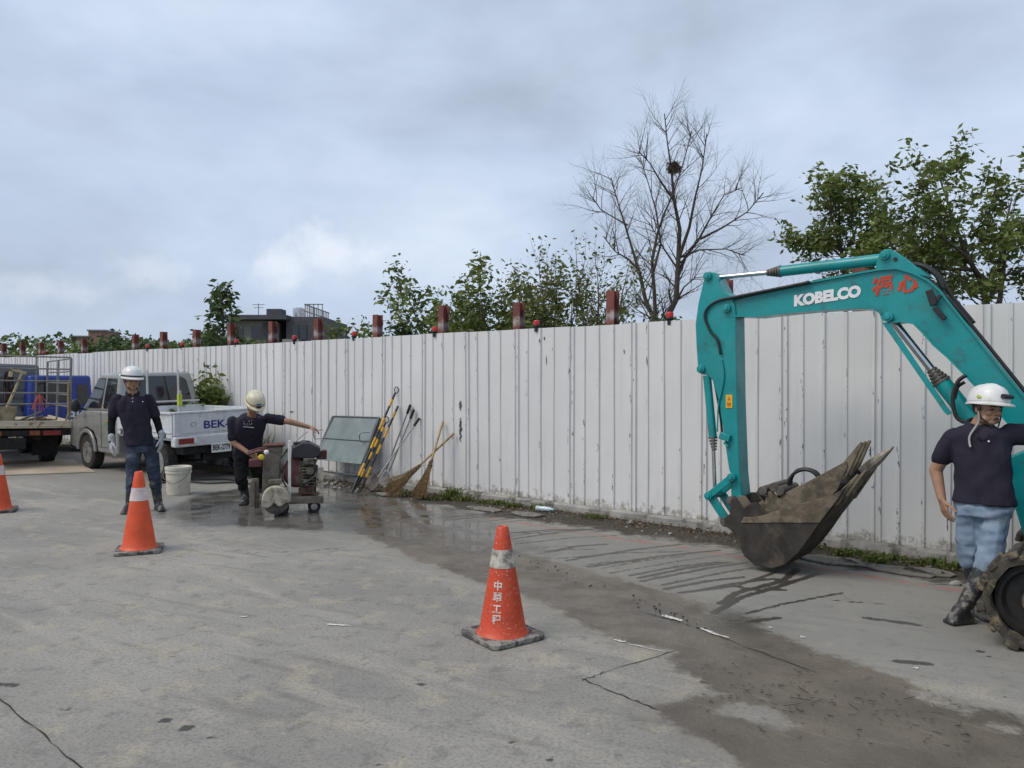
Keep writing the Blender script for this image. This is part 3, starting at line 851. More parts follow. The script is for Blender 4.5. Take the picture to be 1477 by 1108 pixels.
guided('compact round crowned tree standing above the excavator boom', 1222, 15.5, [([(1222, 640), (1222, 470), (1219, 400), (1216, 355), (1213, 315), (1216, 285)], .06, .2), ([(1219, 385), (1204, 345), (1192, 312), (1188, 290)], .035, -.4), ([(1218, 370), (1236, 335), (1248, 312)], .035, .4), ([(1220, 395), (1240, 360), (1255, 345)], .03, -.3), ([(1218, 375), (1198, 350), (1186, 336)], .03, .5)], (2, .07, .12), 37, M_leafC, (.35, .55), 3)
guided('large spreading green tree behind the fence beyond the boom bend', 1432, 13.5, [([(1432, 640), (1432, 460), (1418, 405), (1400, 365), (1384, 320), (1372, 275), (1362, 240)], .07, .3), ([(1436, 600), (1438, 440), (1442, 380), (1440, 330), (1446, 290)], .06, -.3), ([(1418, 405), (1385, 370), (1345, 345), (1318, 335)], .04, -.5), ([(1384, 320), (1355, 300), (1335, 292)], .03, .4), ([(1440, 380), (1462, 340), (1480, 305)], .04, .5), ([(1405, 390), (1360, 385), (1310, 378), (1290, 370)], .035, .6), ([(1425, 420), (1400, 410), (1370, 402), (1340, 400)], .03, -.6), ([(1440, 400), (1470, 390), (1500, 370)], .03, -.4), ([(1430, 430), (1445, 415), (1470, 418)], .03, .5)], (2, .06, .12), 39, M_leafC, (.35, .7), 2)
guided('low branching green tree left of the large spreading tree', 1325, 14.8, [([(1325, 640), (1325, 480), (1322, 430), (1315, 390), (1305, 365)], .05, .2), ([(1322, 420), (1340, 385), (1352, 360)], .03, -.4), ([(1322, 430), (1295, 400), (1282, 385)], .03, .4), ([(1324, 440), (1350, 415), (1372, 405)], .03, .3)], (2, .07, .12), 40, M_leafC, (.4, .65), 2)
t = Tree(50)
for i in range(5): t.branch(V((t.r.uniform(-.6, .6), 0, 0)), V((t.r.uniform(-.3, .3), t.r.uniform(-.2, .2), 1)), 1.9, .028, 0, 3, .6, .2, .08, (3, 4), None, 5, (.5, .7))
p = at(1140, 400, 14.5); t.build('bare_shrub', 'pale leafless shrub with thin twigs above the arm cylinder', (p.x, 14.5, 0), M_barkp)
t = Tree(51)
for i in range(3): t.branch(V((t.r.uniform(-.3, .3), 0, 0)), V((t.r.uniform(-.5, -.1), t.r.uniform(-.2, .2), 1)), 1.5, .022, 0, 3, .6, .2, .05, (2, 3), None, 5, (.5, .7))
p = at(640, 430, 15.0); t.build('bare_shrub', 'pale leafless shrub poking out of the dark round bush', (p.x, 15.0, 0), M_barkp)
# bushes at the far end of the fence
for i, (px, Y, zt, w, s_, m) in enumerate(((165, 19.5, 3.05, 1.5, 60, M_leafB), (190, 21, 3.1, 1.2, 61, M_leafB), (243, 19.5, 3.0, 1.3, 62, M_leafB), (283, 18.5, 2.7, 1.0, 63, M_leafC), (300, 17.0, 3.0, .8, 64, M_leafB), (352, 17, 2.7, 1.0, 65, M_leafC), (330, 18, 2.9, .9, 66, M_leafC), (118, 22, 2.9, 1.1, 67, M_leafC), (85, 25, 2.9, 1.5, 68, M_leafC), (40, 28, 2.9, 1.8, 69, M_leafC), (5, 30, 2.9, 1.8, 70, M_leafC), (268, 21, 2.7, 1.2, 71, M_leafB))):
    leafy('roadside_bush', 'broadleaf green bush growing up behind the far stretch of fence', px, Y + 2.0, zt * 1.04, w, s_, m, (8, .12, .16), 5, group='bushes behind the far stretch of fence')
# tall papaya like sapling with stacked leaves
t = Tree(80); p = at(321, 480, 17.2)
t.w.tube([V((0, 0, 0)), V((.03, 0, 2)), V((.0, 0, 3.6))], [.05, .04, .015], 6)
for i in range(95):
    z_ = 2.1 + 1.55 * (i / 95.0); a = i * 2.4; R_ = .42 * (1 - (z_ - 2.1) / 2.2); c = V((0, 0, z_)); e = c + V((math.cos(a) * R_, math.sin(a) * R_, .1 - .12 * R_))
    t.w.tube([c, e], .006, 3)
    t.leaves(e, (6, .06, .16))
t.build('sapling', 'tall dark sapling with stacked drooping leaves beside the grey building', (p.x, 17.2, 0), M_bark, M_leafB)
# wooded rise far behind
mbl = MB(); rr = random.Random(9)
for i in range(5200):
    px = rr.uniform(-120, 330); Y = rr.uniform(70, 110); top = 500 - (14 if px < 110 else 6) * (0.7 + 0.3 * math.sin(px * .09) + .15 * math.sin(px * .31))
    z1 = CAMH + (HZ - top + 4) * Y / FPX; c = at(px, 500, Y); c.z = rr.uniform(0.5, z1)
    a = V((rr.gauss(0, 1), rr.gauss(0, 1), rr.gauss(0, 1))).normalized(); b = a.orthogonal().normalized(); S = rr.uniform(.3, .7)
    mbl.add([c, c + a * S * .5 + b * S * .4, c + a * S, c + a * S * .5 - b * S * .4], [(0, 1, 2, 3)])
o = mbl.build('far_wood', M_leafB, None, smooth=0); tag(o, 'far line of trees on the horizon behind the fence', 'wood', kind='stuff')

# ------------------------------------------------------------------ plants in front of the fence
def shrub(name, label, loc, h, w, n, seed, leafm, size=.1, cat='bush', group=None):
    t = Tree(seed)
    for i in range(n):
        a = t.r.uniform(0, 6.28); d = V((math.cos(a) * w / h * t.r.uniform(.1, .7), math.sin(a) * w / h * t.r.uniform(.1, .6), 1))
        t.branch(V((t.r.uniform(-.05, .05), t.r.uniform(-.04, .04), 0)), d, h * t.r.uniform(.4, .55), .009, 0, 2, .65, .2, .05, (2, 4), (4, size * .6, size), 4, (.5, .7))
    return t.build(name, label, loc, M_bark, leafm, group, cat)
q_ = fp(fence_t(318), 0.22); shrub('roadside_shrub', 'waist high broadleaf bush between the silver pickup and the fence', (q_.x, q_.y, 0), 1.75, .5, 9, 90, M_leafC, .13)
q_ = fp(fence_t(405), 0.5); 
def weed(loc, h, n, seed, label, broad=0.0, group='weeds along the fence foot', spread=.5):
    r = random.Random(seed); mb = MB()
    for i in range(n):
        a = r.uniform(0, 6.28); rad = r.uniform(0, spread * .45) ; b = V((math.cos(a) * rad, math.sin(a) * rad * .5, 0)); L = h * r.uniform(.5, 1.1)
        lean = V((r.gauss(0, .35), r.gauss(0, .3), 1)).normalized(); sd_ = lean.orthogonal().normalized(); sd_ = Matrix.Rotation(r.uniform(0, 6.28), 3, lean) @ sd_
        w = r.uniform(.004, .009) + broad; dr = V((lean.x, lean.y, -.2)) * L * .5
        p0, p1, p2 = b, b + lean * L * .6, b + lean * L * .85 + dr * .5
        mb.add([p0 - sd_ * w * .5, p0 + sd_ * w * .5, p1 + sd_ * w, p1 - sd_ * w, p2], [(0, 1, 2, 3), (3, 2, 4)])
    o = mb.build('weed', M_leafC, None, smooth=0); o.location = loc
    tag(o, label, 'weed', group)
weed((q_.x, q_.y, 0), .95, 90, 3, 'tall clump of grass behind the concrete saw', .004, None, .7)
lbl = 'low green weed clump growing in the soil at the fence foot'
rr = random.Random(17)
for i, (px, d, h) in enumerate(((655, .3, .26), (648, .38, .2), (668, .34, .2), (700, .3, .16), (720, .25, .14), (742, .3, .12), (775, .25, .12), (850, .3, .14), (862, .28, .12), (630, .5, .12), (610, .55, .12), (590, .5, .1), (1180, .3, .08), (1215, .4, .09), (1240, .3, .1), (1262, .55, .14), (1290, .3, .08), (1320, .35, .1), (1345, .3, .12), (1370, .35, .1), (1275, .4, .08), (1390, .3, .12), (1420, .3, .12))):
    q_ = fp(fence_t(px, d), d); weed((q_.x, q_.y, 0), h * rr.uniform(.5, 1.1), rr.randint(25, 90), 100 + i, lbl, .004 if i % 2 else .001, 'weeds along the fence foot', .28)
# leaf litter, twigs and rubble on the soil
mb = MB()
for i in range(2600):
    t_ = rr.uniform(-4.5, 7.5); d = .14 + abs(rr.gauss(0, .22)); c = fp(t_, d, .008 + rr.random() * .02)
    if d > .8: continue
    a = V((rr.gauss(0, 1), rr.gauss(0, 1), rr.gauss(0, .3))).normalized(); b = a.cross(V((0, 0, 1))).normalized(); S = rr.uniform(.012, .045)
    mb.add([c, c + a * S * .5 + b * S * .3, c + a * S, c + a * S * .5 - b * S * .3 + V((0, 0, .01))], [(0, 1, 2, 3)])
k = NT('dead_leaf'); k.base(k.mix(k.geo.outputs['Random Per Island'], (0.03, 0.02, 0.012), (0.20, 0.14, 0.075))); k.rough(.85)
o = mb.build('leaf_litter', k.m, None, smooth=0); tag(o, 'brown leaf litter strewn along the fence foot', 'litter', kind='stuff')
mb = MB()
for i in range(420):
    t_ = rr.uniform(-4.2, 8.0) if i > 230 else rr.uniform(-4.0, -1.2); d = abs(rr.gauss(.45, .25)); 
    if d < .14 or d > 1.15: continue
    c = fp(t_, d, 0); S = rr.uniform(.006, .02) if rr.random() < .93 else rr.uniform(.02, .05)
    mb.ell(c + V((0, 0, S * .3)), (S * rr.uniform(.7, 1.2), S * rr.uniform(.6, 1), S * .6), (rr.random(), rr.random(), rr.random() * 6), 6, 4)
o = mb.build('rubble', M_conc, None, smooth=0); tag(o, 'small stones and rubble scattered along the gutter', 'rubble', kind='stuff')
# broken concrete slabs in the gutter by the bucket
for i, (px, d, sx, sy) in enumerate(((1195, .72, .55, .3), (1235, .66, .35, .22), (1300, .72, .62, .26), (1340, .62, .4, .3), (760, .62, .5, .25), (700, .66, .6, .22), (560, .6, .4, .3))):
    q_ = fp(fence_t(px, d), d); mb = MB(); n = 9; poly = [(math.cos(2 * PI * j / n) * sx / 2 * rr.uniform(.75, 1.1), math.sin(2 * PI * j / n) * sy / 2 * rr.uniform(.75, 1.1)) for j in range(n)]
    M = Matrix.Translation(q_) @ Matrix.Rotation(math.atan2(FD.y, FD.x) + rr.uniform(-.2, .2), 4, 'Z') @ Matrix.Rotation(PI / 2, 4, 'X')
    mb.prism(poly, .002, .020, M)
    single(mb, 'concrete_slab', mat('dirty_slab_concrete', (.20, .185, .16), .95, var=.35, vscale=9, dirt=(.05, .042, .03), damt=.85, dscale=9, dpow=.5, bump=.6, bscale=50), tuple(q_), 'flat broken piece of grey concrete lying in the gutter by the fence', 'slab', 'broken slabs in the gutter', bevel=.006)
# twigs and straw lying in the slurry
mb = MB()
for i in range(150):
    px = rr.uniform(1010, 1400); py = 985 + (px - 1010) * .16 + rr.gauss(0, 26); c = gp(px, py, 0.008); a = rr.uniform(-1.8, .8); L = rr.uniform(.003, .018) if rr.random() < .9 else rr.uniform(.02, .05); d = V((math.cos(a), math.sin(a), 0))
    mb.tube([c - d * L, c + d * L], rr.uniform(.001, .0022), 3)
for i in range(60):
    px = rr.choice((752, 800, 846, 930, 995, 1000)) + rr.gauss(0, 16); py = 806 + (px - 752) * .37 + rr.gauss(0, 5); c = gp(px, py, 0.004); S = rr.uniform(.002, .007)
    mb.ell(c, (S * 1.5, S, S * .7), None, 6, 4)
o = mb.build('mud_debris', mat('wet_debris', (0.03, 0.025, 0.02), .7), None, smooth=0); tag(o, 'dark straw and clods lying in the wet slurry', 'debris', kind='stuff')
# crushed bottle and rags at the fence
q_ = fp(fence_t(785, .3), .3)
r = thing('plastic_bottle', 'crushed clear plastic bottle lying among the weeds by the fence', 'bottle', (q_.x, q_.y, 0), math.atan2(FD.y, FD.x) + .15)
mb = MB(); M = Matrix.Translation((0, 0, .035)) @ Matrix.Rotation(PI / 2, 4, 'Y'); mb.lathe([(.028, -.11), (.033, -.1), (.03, -.04), (.034, 0), (.029, .05), (.03, .07), (.012, .11), (.012, .125)], 14, M); mb.build('body', glassy('bottle_plastic', (0.42, 0.52, 0.55), .15), r)
mb = MB(); mb.lathe([(.015, .122), (.015, .14)], 12, M); mb.build('cap', mat('cap_teal', (.05, .3, .3), .5), r)

# ================================================================== OBJECTS
# ------------------------------------------------------------------ excavator
EO = Vector((1.974, 6.65, 0)); EX = FD.copy(); EY = -FN                       # near face of the arm: EX toward the machine, EY away from the road
UC = 3.05
def eu(px, py, w=0.0):
    """(u, z) on the vertical arm plane at depth w behind its near face"""
    x = (px - CX) / FPX; o = EO + EY * w
    u = (x * o.y - o.x) / (EX.x - x * EX.y); p = o + EX * u
    return (u - UC, CAMH - (py - HZ) / FPX * p.y)
def z3(pts, w=0.0): return [eu(980 + a / 2.972, 340 + b / 2.972, w) for a, b in pts]
def z9(pts, w=0.0): return [eu(1000 + a / 4.765, 620 + b / 4.765, w) for a, b in pts]
exc = thing('excavator', 'teal mini excavator with bent boom and white lettering parked beside the fence', 'excavator', tuple(EO + EX * UC), math.atan2(EX.y, EX.x))
M_teal = mat('teal_machine_paint', (0.0, 0.255, 0.262), 0.36, var=0.14, vscale=3, dirt=(0.045, 0.06, 0.05), damt=0.6, dscale=5, dpow=0.53, bump=0.12, coat=0.1)
tn = M_teal.node_tree; bs = [n for n in tn.nodes if n.type == 'BSDF_PRINCIPLED'][0]; lk = bs.inputs['Base Color'].links[0].from_socket
def tnode(t, **kw):
    n = tn.nodes.new(t)
    for a_, b_ in kw.items(): setattr(n, a_, b_)
    return n
tg_ = tnode('ShaderNodeNewGeometry')
for sc, lo, hi, amt, col in ((90, .63, .67, .8, (.20, .24, .22)), (2.2, .5, .75, .45, (.05, .27, .26)), (38, .66, .69, .85, (.07, .045, .03))):
    nz = tnode('ShaderNodeTexNoise'); nz.inputs['Scale'].default_value = sc; nz.inputs['Detail'].default_value = 7; nz.inputs['Roughness'].default_value = .68; tn.links.new(tg_.outputs['Position'], nz.inputs['Vector'])
    mr = tnode('ShaderNodeMapRange'); mr.inputs['From Min'].default_value = lo; mr.inputs['From Max'].default_value = hi; mr.inputs['To Max'].default_value = amt; tn.links.new(nz.outputs['Fac'], mr.inputs['Value'])
    mxn = tnode('ShaderNodeMix', data_type='RGBA'); tn.links.new(mr.outputs[0], mxn.inputs[0]); tn.links.new(lk, mxn.inputs[6]); mxn.inputs[7].default_value = (*col, 1); lk = mxn.outputs[2]
tn.links.new(lk, bs.inputs['Base Color'])
M_chrome = mat('chrome_rod', (0.55, 0.55, 0.57), 0.15, 1.0, var=0.1, bump=0)
M_hose = mat('black_rubber_hose', (0.015, 0.015, 0.016), 0.5, var=0.3)
M_iron = mat('worn_grey_iron', (0.13, 0.115, 0.10), 0.6, 0.4, var=0.4, vscale=14, dirt=(0.10, 0.055, 0.03), damt=0.6, dscale=12)
M_buck = mat('muddy_bucket_steel', (0.038, 0.032, 0.027), 0.75, 0.1, var=0.45, vscale=8, dirt=(0.13, 0.10, 0.068), damt=0.6, dscale=4, dpow=0.50, bump=0.4, bscale=40)
M_buck2 = mat('dried_mud_steel', (0.10, 0.08, 0.055), 0.85, 0.05, var=0.4, vscale=8, dirt=(0.24, 0.20, 0.145), damt=0.6, dscale=7, dpow=0.42, bump=0.5, bscale=40)
M_white = mat('white_lettering', (0.74, 0.75, 0.76), 0.5, var=0.08)
M_redp = mat('red_brush_paint', (0.50, 0.055, 0.02), 0.6, var=0.2, vscale=30, dirt=(0.0, 0.17, 0.17), damt=0.9, dscale=45, dpow=0.54)
M_yel = mat('yellow_label', (0.75, 0.42, 0.02), 0.5, var=0.1)
BW = 0.20
foot_top = [eu(1530, 640), eu(1600, 715)]
top = z3([(180, 285), (232, 268), (340, 244), (560, 200), (760, 162), (850, 146), (930, 140), (1000, 160), (1060, 190), (1110, 232), (1240, 395), (1370, 560), (1477, 690)]) + [eu(1560, 672), eu(1606, 716)]
bot = [eu(1602, 745), eu(1575, 752), eu(1480, 640)] + z3([(1320, 700), (1225, 598), (1150, 522), (1090, 470), (1045, 418), (1000, 374), (950, 366), (905, 372), (872, 360), (858, 330), (830, 313), (740, 309), (600, 318), (480, 328), (330, 346), (205, 344), (178, 320)])
mb = MB(); mb.prism(top + bot, 0.02, BW - 0.02); boom = mb.build('boom', M_teal, exc, smooth=25, bevel=0.006)
# raised flange plates along the boom edges
fl = MB()
def ribbon(pts, w0, w1, th):
    P3 = [Vector((p[0], 0, p[1])) for p in pts]
    poly_o, poly_i = [], []
    for i, p in enumerate(P3):
        d = (P3[min(i + 1, len(P3) - 1)] - P3[max(i - 1, 0)]).normalized(); nn = Vector((-d.z, 0, d.x))
        poly_o.append((p + nn * th / 2)); poly_i.append((p - nn * th / 2))
    vs = []
    for y in (w0, w1):
        vs += [(q.x, y, q.z) for q in poly_o] + [(q.x, y, q.z) for q in poly_i]
    n = len(pts); fs = []
    for i in range(n - 1):
        fs += [(i, i + 1, n + i + 1, n + i), (2 * n + i, 3 * n + i, 3 * n + i + 1, 2 * n + i + 1), (i, 2 * n + i, 2 * n + i + 1, i + 1), (n + i, n + i + 1, 3 * n + i + 1, 3 * n + i)]
    fs += [(0, n, 3 * n, 2 * n), (n - 1, 3 * n - 1, 4 * n - 1, 2 * n - 1)]
    fl.add(vs, fs)
ribbon(top, -0.004, BW + 0.004, 0.014); ribbon(bot[2:], -0.004, BW + 0.004, 0.014)
fl.build('flange', M_teal, boom, smooth=40)
# bracket carrying the arm cylinder
mb = MB(); br = z3([(838, 150), (842, 118), (856, 78), (876, 60), (905, 58), (935, 78), (1000, 122), (1075, 178), (1000, 165), (930, 146)])
mb.prism(br, 0.0, 0.03); mb.prism(br, BW - 0.03, BW); mb.build('cylinder_bracket', M_teal, boom, bevel=0.004)
def pin(c, r, w0=-0.03, w1=BW + 0.03, parent=exc, m=M_teal, nm='pin'):
    mb = MB(); mb.cyl((c[0], w0, c[1]), (c[0], w1, c[1]), r, r, 20); mb.cyl((c[0], w0 - 0.012, c[1]), (c[0], w0, c[1]), r * .55, r * .6, 14); return mb.build(nm, m, parent, bevel=0.003)
for a in ((880, 85), (895, 350), (205, 312), (122, 175), (95, 572)): pin(z3([a])[0], 0.036)
mb = MB(); c = z3([(925, 102)])[0]; mb.cyl((c[0], -.006, c[1]), (c[0], .01, c[1]), .016, .016, 16); mb.build('hole_plug', M_hose, boom)
# stick
stick_poly = z3([(103, 190), (112, 162), (128, 153), (150, 160), (166, 195), (190, 240), (222, 262), (236, 300), (240, 345), (246, 700)]) + z9([(318, 300), (334, 455), (300, 520), (262, 470), (255, 300)]) + z3([(212, 1000), (190, 850), (166, 700), (140, 618), (118, 598), (88, 592), (78, 560), (72, 470), (68, 380), (80, 290)])
mb = MB(); mb.prism(stick_poly, 0.0, 0.20); stick = mb.build('stick', M_teal, exc, smooth=25, bevel=0.006)
mb = MB(); a = z3([(200, 682), (228, 682), (228, 738), (200, 738)]); mb.prism(a, -.006, -.001); st_ = mb.build('warning_label', M_yel, stick, smooth=0)
mb = MB(); a = z3([(207, 705), (214, 688), (221, 705)]); mb.prism(a, -.009, -.006); a = z3([(206, 715), (222, 715), (222, 730), (206, 730)]); mb.prism(a, -.009, -.006); mb.build('label_print', mat('label_orange', (.5, .16, .01), .6), stick, smooth=0)
# cylinders
def ram(p0, p1, p2, rb, rr_, y, name='arm_cylinder', collar=True, parent=exc):
    """barrel p0-p1, rod p1-p2"""
    V3 = lambda p: Vector((p[0], y, p[1]))
    a, b, c = V3(p0), V3(p1), V3(p2); d = (b - a).normalized()
    mb = MB(); mb.cyl(a, b, rb, rb, 20); o = mb.build(name, M_teal, parent, bevel=.004)
    mb = MB(); mb.cyl(b, c, rr_, rr_, 14); mb.build('rod', M_chrome, o)
    if collar:
        mb = MB()
        for i in range(5): mb.cyl(b + d * (-.01 + .026 * i), b + d * (.008 + .026 * i), rb * (1.12 - .12 * i), rb * (1.1 - .12 * i), 18)
        mb.build('collar', M_iron, o)
    return o
c = lambda x, y: z3([(x, y)])[0]
ram(c(860, 95), c(412, 148), c(122, 177), 0.046, 0.021, 0.10)
ram(c(112, 600), c(138, 868), z9([(140, 420)])[0], 0.036, 0.017, 0.03, 'bucket_cylinder')
ram(eu(1465, 690), c(1110, 625), c(893, 352), 0.062, 0.03, 0.10, 'boom_cylinder')
mb = MB(); mb.prism(z3([(868, 372), (900, 372), (1168, 762), (1150, 770), (1135, 755)]), -.012, .004); mb.build('cylinder_guard', M_teal, exc, bevel=.003)
pin(c(122, 177), .03, -.02, .22)
# links at the bucket
mb = MB(); A, B, C_ = z9([(275, 325)])[0], z9([(118, 452)])[0], z9([(235, 630)])[0]
for y in (-0.03, 0.20):
    mb.bar((A[0], y, A[1]), (B[0], y, B[1]), 0.028, 0.062); mb.bar((B[0], y + .03, B[1]), (C_[0], y + .03, C_[1]), 0.028, 0.075)
mb.build('bucket_link', M_teal, exc, bevel=.006)
for p in (A, B): pin(p, .036, -.055, .25)
D_ = z9([(278, 485)])[0]
for p in (C_, D_): pin(p, .042, -.06, .27, m=M_iron)
# bucket
NB = 0.58
side = z9([(262, 470), (300, 478), (345, 545), (400, 505), (440, 500), (490, 560), (600, 545), (960, 450), (1045, 395), (1060, 385), (870, 640), (800, 745), (720, 850), (640, 925), (540, 955), (420, 930), (350, 868), (318, 800), (262, 695), (215, 660), (212, 610), (250, 580)], -0.18)
W0 = -0.18
mb = MB(); mb.prism(side, W0, W0 + .022); mb.prism(side, W0 + NB - .022, W0 + NB)
bk = mb.build('bucket', M_buck, exc, smooth=30, bevel=.004)
shell = z9([(400, 545), (330, 560), (262, 640), (275, 700), (325, 800), (356, 868), (425, 928), (540, 953), (640, 922), (720, 846), (800, 742), (870, 638), (1000, 470)], W0)
mbs = MB(); fl = mbs; ribbon(shell, W0 + .02, W0 + NB - .02, .022); mbs.build('shell', M_buck, bk, smooth=40)
mb = MB(); a = z9([(330, 640), (800, 640), (870, 640), (1000, 470), (955, 452), (600, 547), (480, 590), (420, 600), (350, 600)], W0); mb.prism(a, W0 - .008, W0 + .001); mb.build('side_plate', M_buck2, bk, smooth=0, bevel=.003)
e0 = z9([(985, 480)], W0)[0]; e1 = z9([(1068, 378)], W0)[0]; dd = Vector((e1[0] - e0[0], 0, e1[1] - e0[1])).normalized()
for i in range(4):
    y = W0 + .05 + i * (NB - .1) / 3; a = Vector((e0[0], y, e0[1])); nn = Vector((-dd.z, 0, dd.x))
    mb = MB(); b0 = a - dd * .05; L = .25 + .02 * (i % 2)
    vs = [b0 + nn * .035 + V((0, -.027, 0)), b0 + nn * .035 + V((0, .027, 0)), b0 - nn * .03 + V((0, .027, 0)), b0 - nn * .03 + V((0, -.027, 0))]
    tp = a + dd * L
    vs += [tp + nn * .007 + V((0, -.012, 0)), tp + nn * .007 + V((0, .012, 0)), tp - nn * .007 + V((0, .012, 0)), tp - nn * .007 + V((0, -.012, 0))]
    mb.add(vs, [(3, 2, 1, 0), (4, 5, 6, 7), (0, 1, 5, 4), (1, 2, 6, 5), (2, 3, 7, 6), (3, 0, 4, 7)]); mb.build('tooth', M_buck2, bk, bevel=.004)
mb = MB()
for y in (W0 + .16, W0 + .42): mb.prism(z9([(258, 470), (300, 470), (360, 545), (430, 500), (480, 560), (400, 640), (262, 690), (212, 650), (215, 610)], W0), y, y + .025)
mb.build('bucket_ear', M_buck2, bk, bevel=.004)
# hoses
def pathc(pts, n=8):
    pts = [Vector(p) for p in pts]; out = []
    for i in range(len(pts) - 1):
        p0 = pts[max(i - 1, 0)]; p1 = pts[i]; p2 = pts[i + 1]; p3 = pts[min(i + 2, len(pts) - 1)]
        for j in range(n):
            t = j / n; out.append(0.5 * ((2 * p1) + (p2 - p0) * t + (2 * p0 - 5 * p1 + 4 * p2 - p3) * t * t + (3 * p1 - p0 - 3 * p2 + p3) * t ** 3))
    out.append(pts[-1]); return out
def hose(pts, y, r=.011, nm='hose', m=M_hose, parent=exc):
    mb = MB(); mb.tube(pathc([(p[0], y, p[1]) for p in pts]), r, 8); return mb.build(nm, m, parent, smooth=180)
hose(z3([(560, 200), (400, 232), (250, 262), (170, 280), (125, 310), (112, 350), (135, 410), (165, 445), (180, 510)]), -.018, .012)
hose(z3([(600, 196), (430, 230), (260, 268), (185, 292), (160, 330)]), .03, .012)
hose(z3([(560, 194), (800, 150), (900, 138), (1010, 165), (1080, 200), (1140, 260)]), .07, .013)
hose(z3([(1140, 255), (1250, 385), (1380, 545), (1477, 665)]) + [eu(1540, 640)], .03, .013)
hose(z3([(985, 118), (1040, 130), (1090, 165), (1125, 225)]), .05, .015); hose(z3([(990, 112), (1050, 130), (1105, 175), (1150, 250), (1250, 372)]), .12, .015)
hose(z3([(1235, 598), (1200, 625), (1178, 690), (1190, 770), (1225, 800)]), -.05, .014); hose(z3([(1225, 628), (1195, 650), (1182, 700)]), -.02, .012)
hose(z3([(182, 530), (192, 600), (180, 680), (170, 720), (165, 840)]), -.012, .007, 'pipe', M_teal)
hose(z3([(140, 640), (158, 740), (172, 850)]), .06, .010)
mb = MB(); mb.bar(*[(q[0], -.03, q[1]) for q in z3([(1072, 235), (1095, 300)])], .03, .05); mb.bar(*[(q[0], -.03, q[1]) for q in z3([(1095, 310), (1142, 360)])], .03, .035); mb.bar(*[(q[0], -.02, q[1]) for q in z3([(1095, 290), (1122, 255)])], .02, .03); mb.build('work_lamp', M_hose, exc, bevel=.005)
mb = MB(); mb.bar(*[(q[0], -.02, q[1]) for q in z3([(178, 855), (222, 870)])], .04, .06); mb.bar(*[(q[0], -.02, q[1]) for q in z3([(195, 885), (215, 905)])], .02, .02); mb.build('grease_block', M_teal, exc, bevel=.005)
# lettering on the boom
def on_boom(zx, zy): q = z3([(zx, zy)])[0]; return Vector((q[0], 0.0145, q[1]))
mb = MB(); o0, o1 = on_boom(488, 305), on_boom(775, 262); up0 = on_boom(484, 255) - o0
text_into(mb, 'KOBELCO', 0.118, o0, o1 - o0, V((0, 0, 1)), 0.0075, (o1 - o0).length); mb.build('maker_lettering', M_white, boom, smooth=0)
mb = MB(); a = on_boom(820, 262); text_into(mb, '福', 0.155, a, on_boom(900, 248) - a, V((0, 0, 1)), 0.004); a = on_boom(930, 250); text_into(mb, '心', 0.145, a, on_boom(1000, 240) - a, V((0, 0, 1)), 0.006); mb.build('painted_characters', M_redp, boom, smooth=0)
